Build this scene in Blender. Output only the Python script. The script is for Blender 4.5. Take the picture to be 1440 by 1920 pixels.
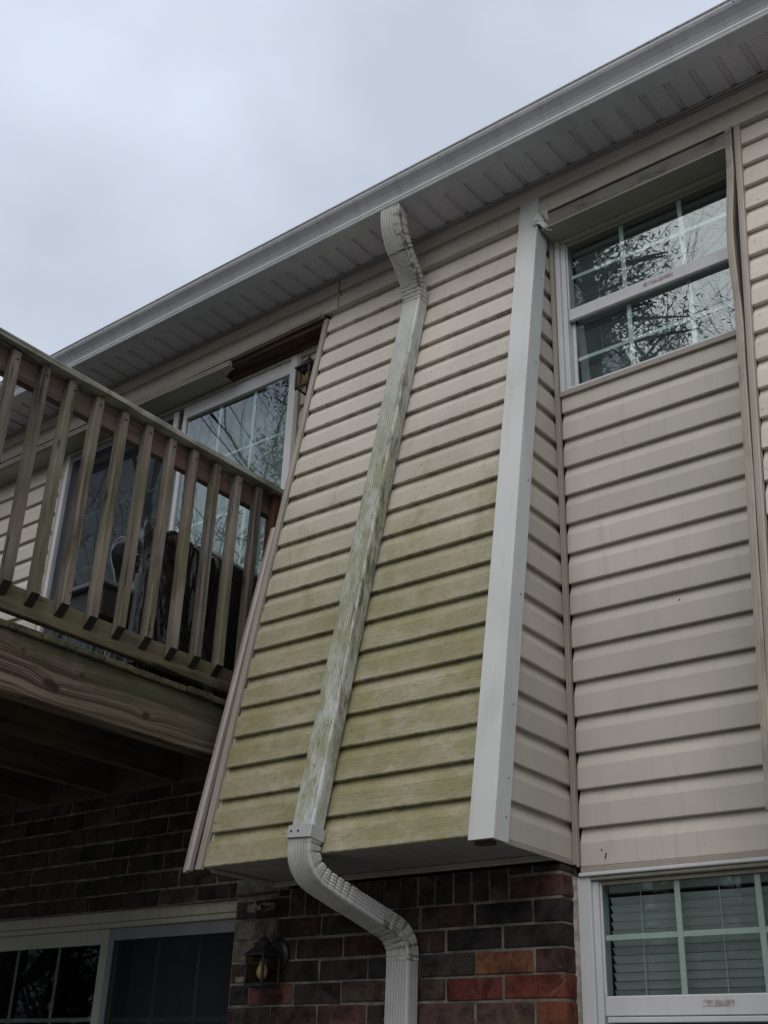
import bpy, bmesh, math, random
from mathutils import Vector, Matrix, noise
R = math.radians
random.seed(7)
S = 1.17                      # all sizes below are in wall units of 1.17 m
scene = bpy.context.scene
for o in list(bpy.data.objects):
    bpy.data.objects.remove(o)

# ------------------------------------------------------------------ camera
cam_d = bpy.data.cameras.new('camera')
cam = bpy.data.objects.new('camera', cam_d)
scene.collection.objects.link(cam)
CR = [[0.7886820553448947, 0.6139322719938365, 0.032676918175350206],
      [-0.25391008221360034, 0.37366744145522157, -0.8921335737133714],
      [-0.5599198922410557, 0.6953127415780576, 0.4505883993979097]]
r_, d_, f_ = (Vector(v) for v in CR)
m = Matrix((r_, -d_, -f_)).transposed().to_4x4()
m.translation = Vector((0, -3.0, 1.6)) * S
cam.matrix_world = m
cam_d.sensor_fit = 'VERTICAL'
cam_d.sensor_height = 36.0
cam_d.lens = 36.0 * 2176.386 / 1920
cam_d.clip_start = 0.05
cam_d.clip_end = 2000
scene.camera = cam

# ------------------------------------------------------------------ world, sun, exposure
SUN_EL, SUN_AZ = R(44), R(168)        # azimuth clockwise from +Y
w = bpy.data.worlds.new('World')
scene.world = w
w.use_nodes = True
nt = w.node_tree
nt.nodes.clear()
def N(tree, typ, **kw):
    n = tree.nodes.new(typ)
    for k, v in kw.items():
        if k.startswith('i_'):
            n.inputs[k[2:].replace('_', ' ')].default_value = v
        else:
            setattr(n, k, v)
    return n
sky = N(nt, 'ShaderNodeTexSky', sky_type='NISHITA', sun_disc=False, sun_elevation=SUN_EL, sun_rotation=SUN_AZ)
sky.air_density = 1.4; sky.dust_density = 4.0
skym = N(nt, 'ShaderNodeVectorMath', operation='SCALE'); skym.inputs['Scale'].default_value = 0.1
nt.links.new(sky.outputs[0], skym.inputs[0])
tc = N(nt, 'ShaderNodeTexCoord')
mp = N(nt, 'ShaderNodeMapping'); mp.inputs['Scale'].default_value = (1.0, 1.0, 1.9)
mp.inputs['Location'].default_value = (0.35, 0.2, 0.0)
nt.links.new(tc.outputs['Generated'], mp.inputs[0])
n1 = N(nt, 'ShaderNodeTexNoise'); n1.inputs['Scale'].default_value = 3.2; n1.inputs['Detail'].default_value = 5; n1.inputs['Roughness'].default_value = 0.45
n1.inputs['Distortion'].default_value = 0.25
nt.links.new(mp.outputs[0], n1.inputs[0])
cr = N(nt, 'ShaderNodeValToRGB')
cr.color_ramp.elements[0].position = 0.33; cr.color_ramp.elements[0].color = (0.50, 0.55, 0.64, 1)
cr.color_ramp.elements[1].position = 0.66; cr.color_ramp.elements[1].color = (0.65, 0.715, 0.825, 1)
nt.links.new(n1.outputs[0], cr.inputs[0])
mx = N(nt, 'ShaderNodeMix', data_type='RGBA'); mx.inputs[0].default_value = 0.9
nt.links.new(skym.outputs[0], mx.inputs[6]); nt.links.new(cr.outputs[0], mx.inputs[7])
bg = N(nt, 'ShaderNodeBackground'); bg.inputs['Strength'].default_value = 1.0
out = N(nt, 'ShaderNodeOutputWorld')
nt.links.new(mx.outputs[2], bg.inputs[0]); nt.links.new(bg.outputs[0], out.inputs[0])
sd = bpy.data.lights.new('sun', 'SUN'); sd.energy = 1.5; sd.angle = R(60); sd.color = (1.0, 0.975, 0.94)
sun = bpy.data.objects.new('sun', sd); scene.collection.objects.link(sun)
sdir = Vector((math.sin(SUN_AZ) * math.cos(SUN_EL), math.cos(SUN_AZ) * math.cos(SUN_EL), math.sin(SUN_EL)))
sun.rotation_euler = sdir.to_track_quat('Z', 'Y').to_euler()
sun.location = (0, -6, 12)
scene.view_settings.view_transform = 'Standard'
scene.view_settings.look = 'None'
scene.view_settings.exposure = 0.25
scene.view_settings.gamma = 1.0
scene.view_settings.use_curve_mapping = False
scene.render.engine = 'CYCLES'
scene.cycles.use_denoising = True
scene.cycles.max_bounces = 8
scene.cycles.transparent_max_bounces = 16

# ------------------------------------------------------------------ material helpers
class Mat:
    def __init__(s, name, rough=0.6, spec=0.3):
        s.m = bpy.data.materials.new(name); s.m.use_nodes = True
        s.t = s.m.node_tree; s.t.nodes.clear()
        s.out = s.t.nodes.new('ShaderNodeOutputMaterial')
        s.b = s.t.nodes.new('ShaderNodeBsdfPrincipled')
        s.b.inputs['Roughness'].default_value = rough
        s.b.inputs['Specular IOR Level'].default_value = spec
        s.L(s.b.outputs[0], s.out.inputs[0])
        s.geo = s.t.nodes.new('ShaderNodeNewGeometry')
        s.info = s.t.nodes.new('ShaderNodeObjectInfo')
    def L(s, a, b): s.t.links.new(a, b)
    def pos(s, scale=(1, 1, 1), rand=0.0):
        v = s.t.nodes.new('ShaderNodeVectorMath'); v.operation = 'MULTIPLY'
        v.inputs[1].default_value = scale
        s.L(s.geo.outputs['Position'], v.inputs[0])
        if not rand: return v.outputs[0]
        a = s.t.nodes.new('ShaderNodeVectorMath'); a.operation = 'SCALE'; a.inputs[0].default_value = (rand, rand * .7, rand * 1.3)
        s.L(s.info.outputs['Random'], a.inputs['Scale'])
        b = s.t.nodes.new('ShaderNodeVectorMath'); b.operation = 'ADD'
        s.L(v.outputs[0], b.inputs[0]); s.L(a.outputs[0], b.inputs[1])
        return b.outputs[0]
    def noise(s, vec, scale=5, detail=3, rough=0.5, dist=0):
        n = s.t.nodes.new('ShaderNodeTexNoise')
        n.inputs['Scale'].default_value = scale; n.inputs['Detail'].default_value = detail
        n.inputs['Roughness'].default_value = rough; n.inputs['Distortion'].default_value = dist
        s.L(vec, n.inputs['Vector']); return n.outputs[0]
    def ramp(s, v, a, b, lo=0.0, hi=1.0):
        n = s.t.nodes.new('ShaderNodeMapRange')
        n.inputs['From Min'].default_value = a; n.inputs['From Max'].default_value = b
        n.inputs['To Min'].default_value = lo; n.inputs['To Max'].default_value = hi
        n.interpolation_type = 'SMOOTHSTEP'
        s.L(v, n.inputs['Value']); return n.outputs[0]
    def math(s, op, a, b=None):
        n = s.t.nodes.new('ShaderNodeMath'); n.operation = op
        for i, x in enumerate((a, b)):
            if x is None: continue
            if isinstance(x, (int, float)): n.inputs[i].default_value = x
            else: s.L(x, n.inputs[i])
        return n.outputs[0]
    def mix(s, f, a, b, mode='MIX'):
        n = s.t.nodes.new('ShaderNodeMix'); n.data_type = 'RGBA'; n.blend_type = mode
        for i, x in ((0, f), (6, a), (7, b)):
            if isinstance(x, (int, float)): n.inputs[i].default_value = x
            elif isinstance(x, tuple): n.inputs[i].default_value = (*x, 1) if len(x) == 3 else x
            else: s.L(x, n.inputs[i])
        return n.outputs[2]
    def xyz(s):
        n = s.t.nodes.new('ShaderNodeSeparateXYZ'); s.L(s.geo.outputs['Position'], n.inputs[0]); return n.outputs
    def color(s, c):
        if isinstance(c, tuple): s.b.inputs['Base Color'].default_value = (*c, 1)
        else: s.L(c, s.b.inputs['Base Color'])
        return s
    def bump(s, h, strength=0.3, dist=0.01):
        n = s.t.nodes.new('ShaderNodeBump'); n.inputs['Strength'].default_value = strength
        n.inputs['Distance'].default_value = dist
        s.L(h, n.inputs['Height']); s.L(n.outputs[0], s.b.inputs['Normal']); return s
    def roughness(s, v): s.L(v, s.b.inputs['Roughness']); return s

def siding_mat(name, base, algae=False, grain=0.5, sx=(5, 5, 160), specks=0.5):
    M = Mat(name, 0.55, 0.25)
    p = M.pos()
    big = M.noise(p, 2.3, 4)
    col = M.mix(M.ramp(big, 0.3, 0.7), tuple(c * 0.92 for c in base), tuple(min(1, c * 1.06) for c in base))
    rnd = M.ramp(M.info.outputs['Random'], 0, 1, 0.93, 1.06)
    rc = M.t.nodes.new('ShaderNodeCombineColor'); [M.L(rnd, rc.inputs[i]) for i in range(3)]
    col = M.mix(1.0, col, rc.outputs[0], 'MULTIPLY')
    gr = M.noise(M.pos(sx), 1.0, 5, 0.65)
    lap = M.t.nodes.new('ShaderNodeAttribute'); lap.attribute_name = 'lap'; lap = lap.outputs['Fac']
    if algae:
        x, y, z = M.xyz()
        zz = M.ramp(M.math('ADD', z, M.math('MULTIPLY', M.noise(M.pos((1.5, 1.5, 1)), 1.2, 3), -0.9)), 4.35, 2.75, 0, 1.0)
        n2 = M.noise(M.pos((3.2, 3.2, 5.5)), 1.6, 7, 0.68)
        a = M.math('MULTIPLY', zz, M.ramp(n2, 0.28, 0.56, 0.62, 1.0))
        a = M.math('MULTIPLY', a, M.ramp(lap, 0.0, 0.35, 0.85, 1.0))
        tint = M.mix(M.ramp(M.noise(M.pos((2, 2, 3)), 2.1, 4), 0.38, 0.62), (0.335, 0.30, 0.18), (0.265, 0.248, 0.118))
        col = M.mix(M.math('MULTIPLY', a, 0.95), col, tint)
        fine = M.noise(M.pos((20, 20, 170)), 1.0, 6, 0.75)
        a2 = M.math('MULTIPLY', zz, M.ramp(fine, 0.50, 0.68, 0, 0.55))
        col = M.mix(a2, col, (0.15, 0.135, 0.06))
        pale = M.math('MULTIPLY', zz, M.ramp(M.noise(M.pos((12, 12, 70)), 1.0, 6, 0.75), 0.56, 0.72, 0, 0.2))
        col = M.mix(pale, col, (0.42, 0.385, 0.27))
        gst = M.noise(M.pos((5, 5, 3.5)), 1.5, 6, 0.7)
        gm = M.math('MULTIPLY', M.ramp(z, 4.7, 3.9, 0, 1), M.ramp(gst, 0.50, 0.68, 0, 0.5))
        col = M.mix(gm, col, (0.235, 0.23, 0.105))
        spk = M.math('MULTIPLY', zz, M.ramp(M.noise(M.pos((30, 30, 42)), 1.6, 6, 0.8), 0.54, 0.64, 0, 0.42))
        col = M.mix(spk, col, (0.16, 0.155, 0.065))
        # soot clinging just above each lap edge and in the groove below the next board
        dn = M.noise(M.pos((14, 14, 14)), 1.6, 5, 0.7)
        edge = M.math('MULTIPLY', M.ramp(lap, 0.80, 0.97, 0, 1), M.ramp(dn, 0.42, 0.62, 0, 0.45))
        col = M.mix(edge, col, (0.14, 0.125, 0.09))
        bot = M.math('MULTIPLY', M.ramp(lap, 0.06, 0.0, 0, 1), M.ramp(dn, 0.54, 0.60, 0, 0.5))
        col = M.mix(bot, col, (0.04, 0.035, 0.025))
    else:
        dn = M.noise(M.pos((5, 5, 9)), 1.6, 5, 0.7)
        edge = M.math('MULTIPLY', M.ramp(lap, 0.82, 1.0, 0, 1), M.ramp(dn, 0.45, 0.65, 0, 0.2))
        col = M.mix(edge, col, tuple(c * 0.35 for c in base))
    sp = M.noise(M.pos((60, 60, 60)), 1.0, 2, 0.5)
    col = M.mix(M.ramp(sp, 0.68, 0.74, 0, specks), col, (0.07, 0.062, 0.05))
    run = M.noise(M.pos((26, 26, 2.0)), 1.0, 4, 0.65)
    col = M.mix(M.ramp(run, 0.52, 0.78, 0, 0.28), col, tuple(c * 0.6 for c in base))
    M.color(col); M.bump(gr, grain, 0.0022)
    return M.m

def metal_mat(name, base, dirt=0.3, dcol=(0.12, 0.11, 0.08), rough=0.4, streak=(30, 30, 2), green=False, spec=0.35):
    M = Mat(name, rough, spec)
    col = M.mix(M.ramp(M.noise(M.pos(), 3, 4), 0.3, 0.7), tuple(c * 0.9 for c in base), base)
    st = M.noise(M.pos(streak), 1.0, 4, 0.6)
    col = M.mix(M.ramp(st, 0.45, 0.8, 0, dirt), col, dcol)
    fn = M.noise(M.pos((130, 130, 130)), 1.0, 3, 0.6)
    col = M.mix(M.ramp(fn, 0.62, 0.75, 0, dirt * 0.8), col, tuple(c * 0.6 for c in dcol))
    M.color(col); M.bump(M.noise(M.pos((4, 4, 4)), 2.0, 3), 0.12, 0.01)
    return M.m

def spout_mat():
    M = Mat('downspout_paint', 0.45, 0.35)
    x, y, z = M.xyz()
    base = M.mix(M.ramp(M.noise(M.pos(), 5, 4), 0.3, 0.7), (0.50, 0.51, 0.475), (0.60, 0.61, 0.58))
    hh = M.math('MULTIPLY', M.ramp(z, 5.0, 4.1, 0.05, 1), M.ramp(z, 2.62, 2.9, 0.3, 1))
    gn = M.noise(M.pos((24, 24, 6)), 1.0, 7, 0.72)
    col = M.mix(M.math('MULTIPLY', hh, M.ramp(gn, 0.36, 0.60, 0.18, 0.85)), base, (0.30, 0.305, 0.165))
    mo = M.math('MULTIPLY', hh, M.ramp(M.noise(M.pos((60, 60, 18)), 1.0, 6, 0.75), 0.52, 0.64, 0, 0.6))
    col = M.mix(mo, col, (0.15, 0.155, 0.075))
    ctr = M.math('ADD', x, M.math('MULTIPLY', M.math('SUBTRACT', 5.15, z), 0.0608))
    strip = M.math('MULTIPLY', M.ramp(ctr, -2.612, -2.590, 0.0, 1.0), M.ramp(ctr, -2.566, -2.576, 0.15, 1.0))
    blk = M.noise(M.pos((34, 34, 8)), 1.0, 6, 0.75)
    bm = M.math('MULTIPLY', M.math('MULTIPLY', M.ramp(blk, 0.47, 0.60, 0.0, 0.65), strip), M.math('MULTIPLY', M.ramp(z, 2.9, 3.2, 0.2, 1), M.ramp(z, 5.2, 4.6, 0.25, 1)))
    col = M.mix(bm, col, (0.04, 0.038, 0.026))
    pal = M.noise(M.pos((20, 20, 6)), 1.3, 6, 0.75)
    pm = M.math('MULTIPLY', M.ramp(pal, 0.48, 0.58, 0, 0.75), M.ramp(z, 3.5, 3.0, 0, 1))
    col = M.mix(pm, col, (0.60, 0.61, 0.62))
    fn = M.noise(M.pos((150, 150, 150)), 1.0, 3, 0.6)
    col = M.mix(M.ramp(fn, 0.60, 0.72, 0, 0.35), col, (0.13, 0.13, 0.08))
    M.color(col); M.bump(M.noise(M.pos((70, 70, 70)), 1.0, 4, 0.7), 0.35, 0.002)
    return M.m

def elbow_mat(name, amt):
    M = Mat(name, 0.42, 0.35)
    col = M.mix(M.ramp(M.noise(M.pos(), 6, 4), 0.3, 0.7), (0.42, 0.415, 0.39), (0.52, 0.515, 0.49))
    at = M.t.nodes.new('ShaderNodeAttribute'); at.attribute_name = 'grime'
    n = M.ramp(M.noise(M.pos((30, 30, 22)), 1.0, 5, 0.7), 0.40, 0.58, 0.15, 1)
    g_ = M.ramp(at.outputs['Fac'], 0.35, 0.9, 0, 0.9 * amt)
    col = M.mix(M.math('MULTIPLY', g_, n), col, (0.045, 0.042, 0.034))
    sm_ = M.ramp(M.noise(M.pos((9, 9, 9)), 1.5, 6, 0.7), 0.50, 0.68, 0, 0.55 * amt)
    col = M.mix(sm_, col, (0.19, 0.18, 0.15))
    fn = M.noise(M.pos((150, 150, 150)), 1.0, 3, 0.6)
    col = M.mix(M.ramp(fn, 0.62, 0.72, 0, 0.4), col, (0.12, 0.11, 0.09))
    M.color(col); M.bump(M.noise(M.pos((70, 70, 70)), 1.0, 4, 0.7), 0.2, 0.002)
    return M.m

def wood_mat(name, base, dark, axis='z', moss=0.4, reddish=0.0, rough=0.8, grain=1.0):
    M = Mat(name, rough, 0.15)
    sc = {'z': (38, 38, 1.6), 'y': (30, 1.3, 30), 'x': (1.3, 30, 30)}[axis]
    p = M.pos(sc, 9.0)
    g = M.noise(p, 1.0, 6, 0.65, 0.8)
    col = M.mix(M.ramp(g, 0.40, 0.62), base, dark)
    big = M.noise(M.pos((2, 2, 2), 5.0), 1.4, 3)
    col = M.mix(M.ramp(big, 0.4, 0.7, 0, 0.6), col, tuple(c * 1.5 for c in (base[0], base[1] * .92, base[2] * .82)))
    if reddish:
        col = M.mix(M.ramp(M.noise(M.pos((2, 2, 2), 3.0), 1.0, 2), 0.35, 0.6, 0, reddish), col, (0.16, 0.075, 0.045))
    if moss:
        mm = M.noise(M.pos((5, 5, 1.8), 7.0), 1.3, 4, 0.6)
        col = M.mix(M.ramp(mm, 0.42, 0.68, 0, moss), col, (0.095, 0.098, 0.042))
    v_ = M.ramp(M.info.outputs['Random'], 0, 1, 0.78, 1.22)
    rc = M.t.nodes.new('ShaderNodeCombineColor'); [M.L(v_, rc.inputs[i]) for i in range(3)]
    col = M.mix(1.0, col, rc.outputs[0], 'MULTIPLY')
    sp = M.noise(M.pos(tuple(q * 1.7 for q in sc), 5.0), 1.0, 3, 0.5)
    col = M.mix(M.ramp(sp, 0.64, 0.70, 0, 0.85), col, (0.018, 0.014, 0.010))
    kn = M.t.nodes.new('ShaderNodeTexVoronoi'); kn.inputs['Scale'].default_value = 1.0
    M.L(M.pos({'z': (9, 9, 3.2), 'y': (9, 3.2, 9), 'x': (3.2, 9, 9)}[axis], 6.0), kn.inputs['Vector'])
    col = M.mix(M.ramp(kn.outputs['Distance'], 0.13, 0.05, 0, 0.8), col, (0.03, 0.018, 0.012))
    M.color(col); M.bump(g, 0.7 * grain, 0.005)
    return M.m

def beam_mat():
    M = Mat('beam_wood', 0.8, 0.12)
    x, y, z = M.xyz()
    # grain lines run along the beam and bulge round knots
    warp = M.noise(M.pos((1.0, 1.5, 2.2)), 1.5, 3, 0.5)
    zz = M.math('ADD', z, M.math('MULTIPLY', warp, 0.055))
    for (ky, kz, r_) in ((-1.115, 3.165, 0.085), (-0.655, 3.165, 0.07), (-1.245, 3.25, 0.05)):
        dy = M.math('SUBTRACT', y, ky); dz = M.math('SUBTRACT', z, kz)
        d2 = M.math('ADD', M.math('MULTIPLY', M.math('MULTIPLY', dy, dy), 0.25), M.math('MULTIPLY', dz, dz))
        g_ = M.math('DIVIDE', r_ * r_ * 0.10, M.math('ADD', d2, r_ * r_ * 0.10))
        zz = M.math('ADD', zz, M.math('MULTIPLY', g_, 0.022))
    cb = M.t.nodes.new('ShaderNodeCombineXYZ')
    M.L(M.math('MULTIPLY', y, 1.1), cb.inputs[1]); M.L(M.math('MULTIPLY', zz, 105), cb.inputs[2]); M.L(M.math('MULTIPLY', x, 1.0), cb.inputs[0])
    g = M.noise(cb.outputs[0], 1.0, 5, 0.62)
    cb2 = M.t.nodes.new('ShaderNodeCombineXYZ')
    M.L(M.math('MULTIPLY', y, 0.8), cb2.inputs[1]); M.L(M.math('MULTIPLY', zz, 34), cb2.inputs[2])
    g2 = M.noise(cb2.outputs[0], 1.0, 3, 0.5)
    f = M.ramp(y, -0.75, -1.35)
    base = M.mix(f, (0.145, 0.122, 0.084), (0.215, 0.155, 0.118))
    dark = M.mix(f, (0.060, 0.050, 0.032), (0.060, 0.036, 0.026))
    col = M.mix(M.ramp(g, 0.44, 0.58), dark, base)
    col = M.mix(M.ramp(g2, 0.55, 0.42, 0, 0.45), col, dark)
    for (ky, kz, r_) in ((-1.115, 3.165, 0.014), (-1.085, 3.155, 0.009), (-0.655, 3.165, 0.010), (-1.245, 3.25, 0.006), (-0.98, 3.235, 0.006)):
        dy = M.math('SUBTRACT', y, ky); dz = M.math('SUBTRACT', z, kz)
        d2 = M.math('SQRT', M.math('ADD', M.math('MULTIPLY', M.math('MULTIPLY', dy, dy), 0.5), M.math('MULTIPLY', dz, dz)))
        col = M.mix(M.ramp(d2, r_ * 2.2, r_ * 0.6, 0, 0.85), col, (0.022, 0.014, 0.010))
    top = M.ramp(M.math('ADD', z, M.math('MULTIPLY', M.noise(M.pos((7, 7, 2.2)), 1.8, 5, 0.7), 0.20)), 3.27, 3.40, 0, 0.75)
    col = M.mix(top, col, (0.058, 0.060, 0.030))
    M.color(col); M.bump(g, 0.6, 0.005)
    return M.m

def brick_mat():
    M = Mat('brick_clay', 0.88, 0.12)
    oc = M.info.outputs['Color']
    n = M.noise(M.pos((1, 1, 1), 20.0), 11, 6, 0.7, 0.6)
    c = M.mix(M.ramp(n, 0.36, 0.62), M.mix(1.0, oc, (0.42, 0.42, 0.45), 'MULTIPLY'), M.mix(1.0, oc, (1.25, 1.2, 1.15), 'MULTIPLY'))
    nb_ = M.noise(M.pos((1, 1, 1), 11.0), 5, 3, 0.6)
    c = M.mix(M.ramp(nb_, 0.5, 0.68, 0, 0.6), c, (0.050, 0.043, 0.040))
    n2 = M.noise(M.pos((1, 1, 1), 31.0), 9, 7, 0.75, 1.8)
    c = M.mix(M.ramp(n2, 0.57, 0.70, 0, 0.5), c, (0.17, 0.15, 0.125))
    n3 = M.noise(M.pos((1, 1, 1), 3.0), 60, 3, 0.6)
    c = M.mix(M.ramp(n3, 0.58, 0.70, 0, 0.6), c, (0.02, 0.016, 0.014))
    M.color(c); M.bump(M.noise(M.pos(), 38, 6, 0.75), 0.9, 0.006)
    return M.m

def simple(name, c, rough=0.6, var=0.12, sc=8, bump=0.15, spec=0.3, metallic=0.0):
    M = Mat(name, rough, spec)
    col = M.mix(M.ramp(M.noise(M.pos(), sc, 4), 0.3, 0.7), tuple(x * (1 - var) for x in c), tuple(min(1, x * (1 + var)) for x in c))
    M.color(col); M.b.inputs['Metallic'].default_value = metallic
    M.bump(M.noise(M.pos(), sc * 6, 3), bump, 0.003)
    return M.m

def glass_mat(name, tint=(0.82, 0.87, 0.86), f0=0.125, wob=0.03, gcol=(0.86, 0.95, 0.97)):
    m = bpy.data.materials.new(name); m.use_nodes = True; t = m.node_tree; t.nodes.clear()
    o = t.nodes.new('ShaderNodeOutputMaterial'); tr = t.nodes.new('ShaderNodeBsdfTransparent'); gl = t.nodes.new('ShaderNodeBsdfGlossy')
    tr.inputs[0].default_value = (*tint, 1); gl.inputs[0].default_value = (*gcol, 1); gl.inputs['Roughness'].default_value = 0.0
    geo = t.nodes.new('ShaderNodeNewGeometry')
    n = t.nodes.new('ShaderNodeTexNoise'); n.inputs['Scale'].default_value = 2.6; n.inputs['Detail'].default_value = 1.5
    t.links.new(geo.outputs['Position'], n.inputs['Vector'])
    b = t.nodes.new('ShaderNodeBump'); b.inputs['Strength'].default_value = wob; b.inputs['Distance'].default_value = 0.02
    t.links.new(n.outputs[0], b.inputs['Height']); t.links.new(b.outputs[0], gl.inputs['Normal'])
    fr = t.nodes.new('ShaderNodeFresnel'); fr.inputs[0].default_value = 1.5
    ml = t.nodes.new('ShaderNodeMath'); ml.operation = 'MULTIPLY_ADD'; ml.inputs[1].default_value = 1.0; ml.inputs[2].default_value = f0 - 0.04
    ml.use_clamp = True
    t.links.new(fr.outputs[0], ml.inputs[0])
    mb = t.nodes.new('ShaderNodeMath'); mb.operation = 'MULTIPLY'
    sb = t.nodes.new('ShaderNodeMath'); sb.operation = 'SUBTRACT'; sb.inputs[0].default_value = 1.0
    t.links.new(geo.outputs['Backfacing'], sb.inputs[1]); t.links.new(sb.outputs[0], mb.inputs[1]); t.links.new(ml.outputs[0], mb.inputs[0])
    mx = t.nodes.new('ShaderNodeMixShader')
    t.links.new(mb.outputs[0], mx.inputs[0]); t.links.new(tr.outputs[0], mx.inputs[1]); t.links.new(gl.outputs[0], mx.inputs[2])
    t.links.new(mx.outputs[0], o.inputs[0]); return m

def soffit_mat():
    M = Mat('soffit_vinyl', 0.6, 0.2)
    p = M.pos((88, 88, 0))
    v = M.t.nodes.new('ShaderNodeVectorRotate'); v.inputs['Angle'].default_value = R(45); v.rotation_type = 'Z_AXIS'
    M.L(p, v.inputs[0])
    fr = M.t.nodes.new('ShaderNodeVectorMath'); fr.operation = 'FRACTION'; M.L(v.outputs[0], fr.inputs[0])
    d = M.t.nodes.new('ShaderNodeVectorMath'); d.operation = 'DISTANCE'; d.inputs[1].default_value = (0.5, 0.5, 0)
    M.L(fr.outputs[0], d.inputs[0])
    hole = M.ramp(d.outputs['Value'], 0.20, 0.28, 1, 0)
    base = M.mix(M.ramp(M.noise(M.pos(), 3, 4), 0.3, 0.7), (0.46, 0.455, 0.50), (0.54, 0.53, 0.58))
    M.color(M.mix(M.math('MULTIPLY', hole, 0.55), base, (0.04, 0.04, 0.045)))
    M.bump(M.math('SUBTRACT', 1.0, hole), 0.4, 0.002)
    return M.m

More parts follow.
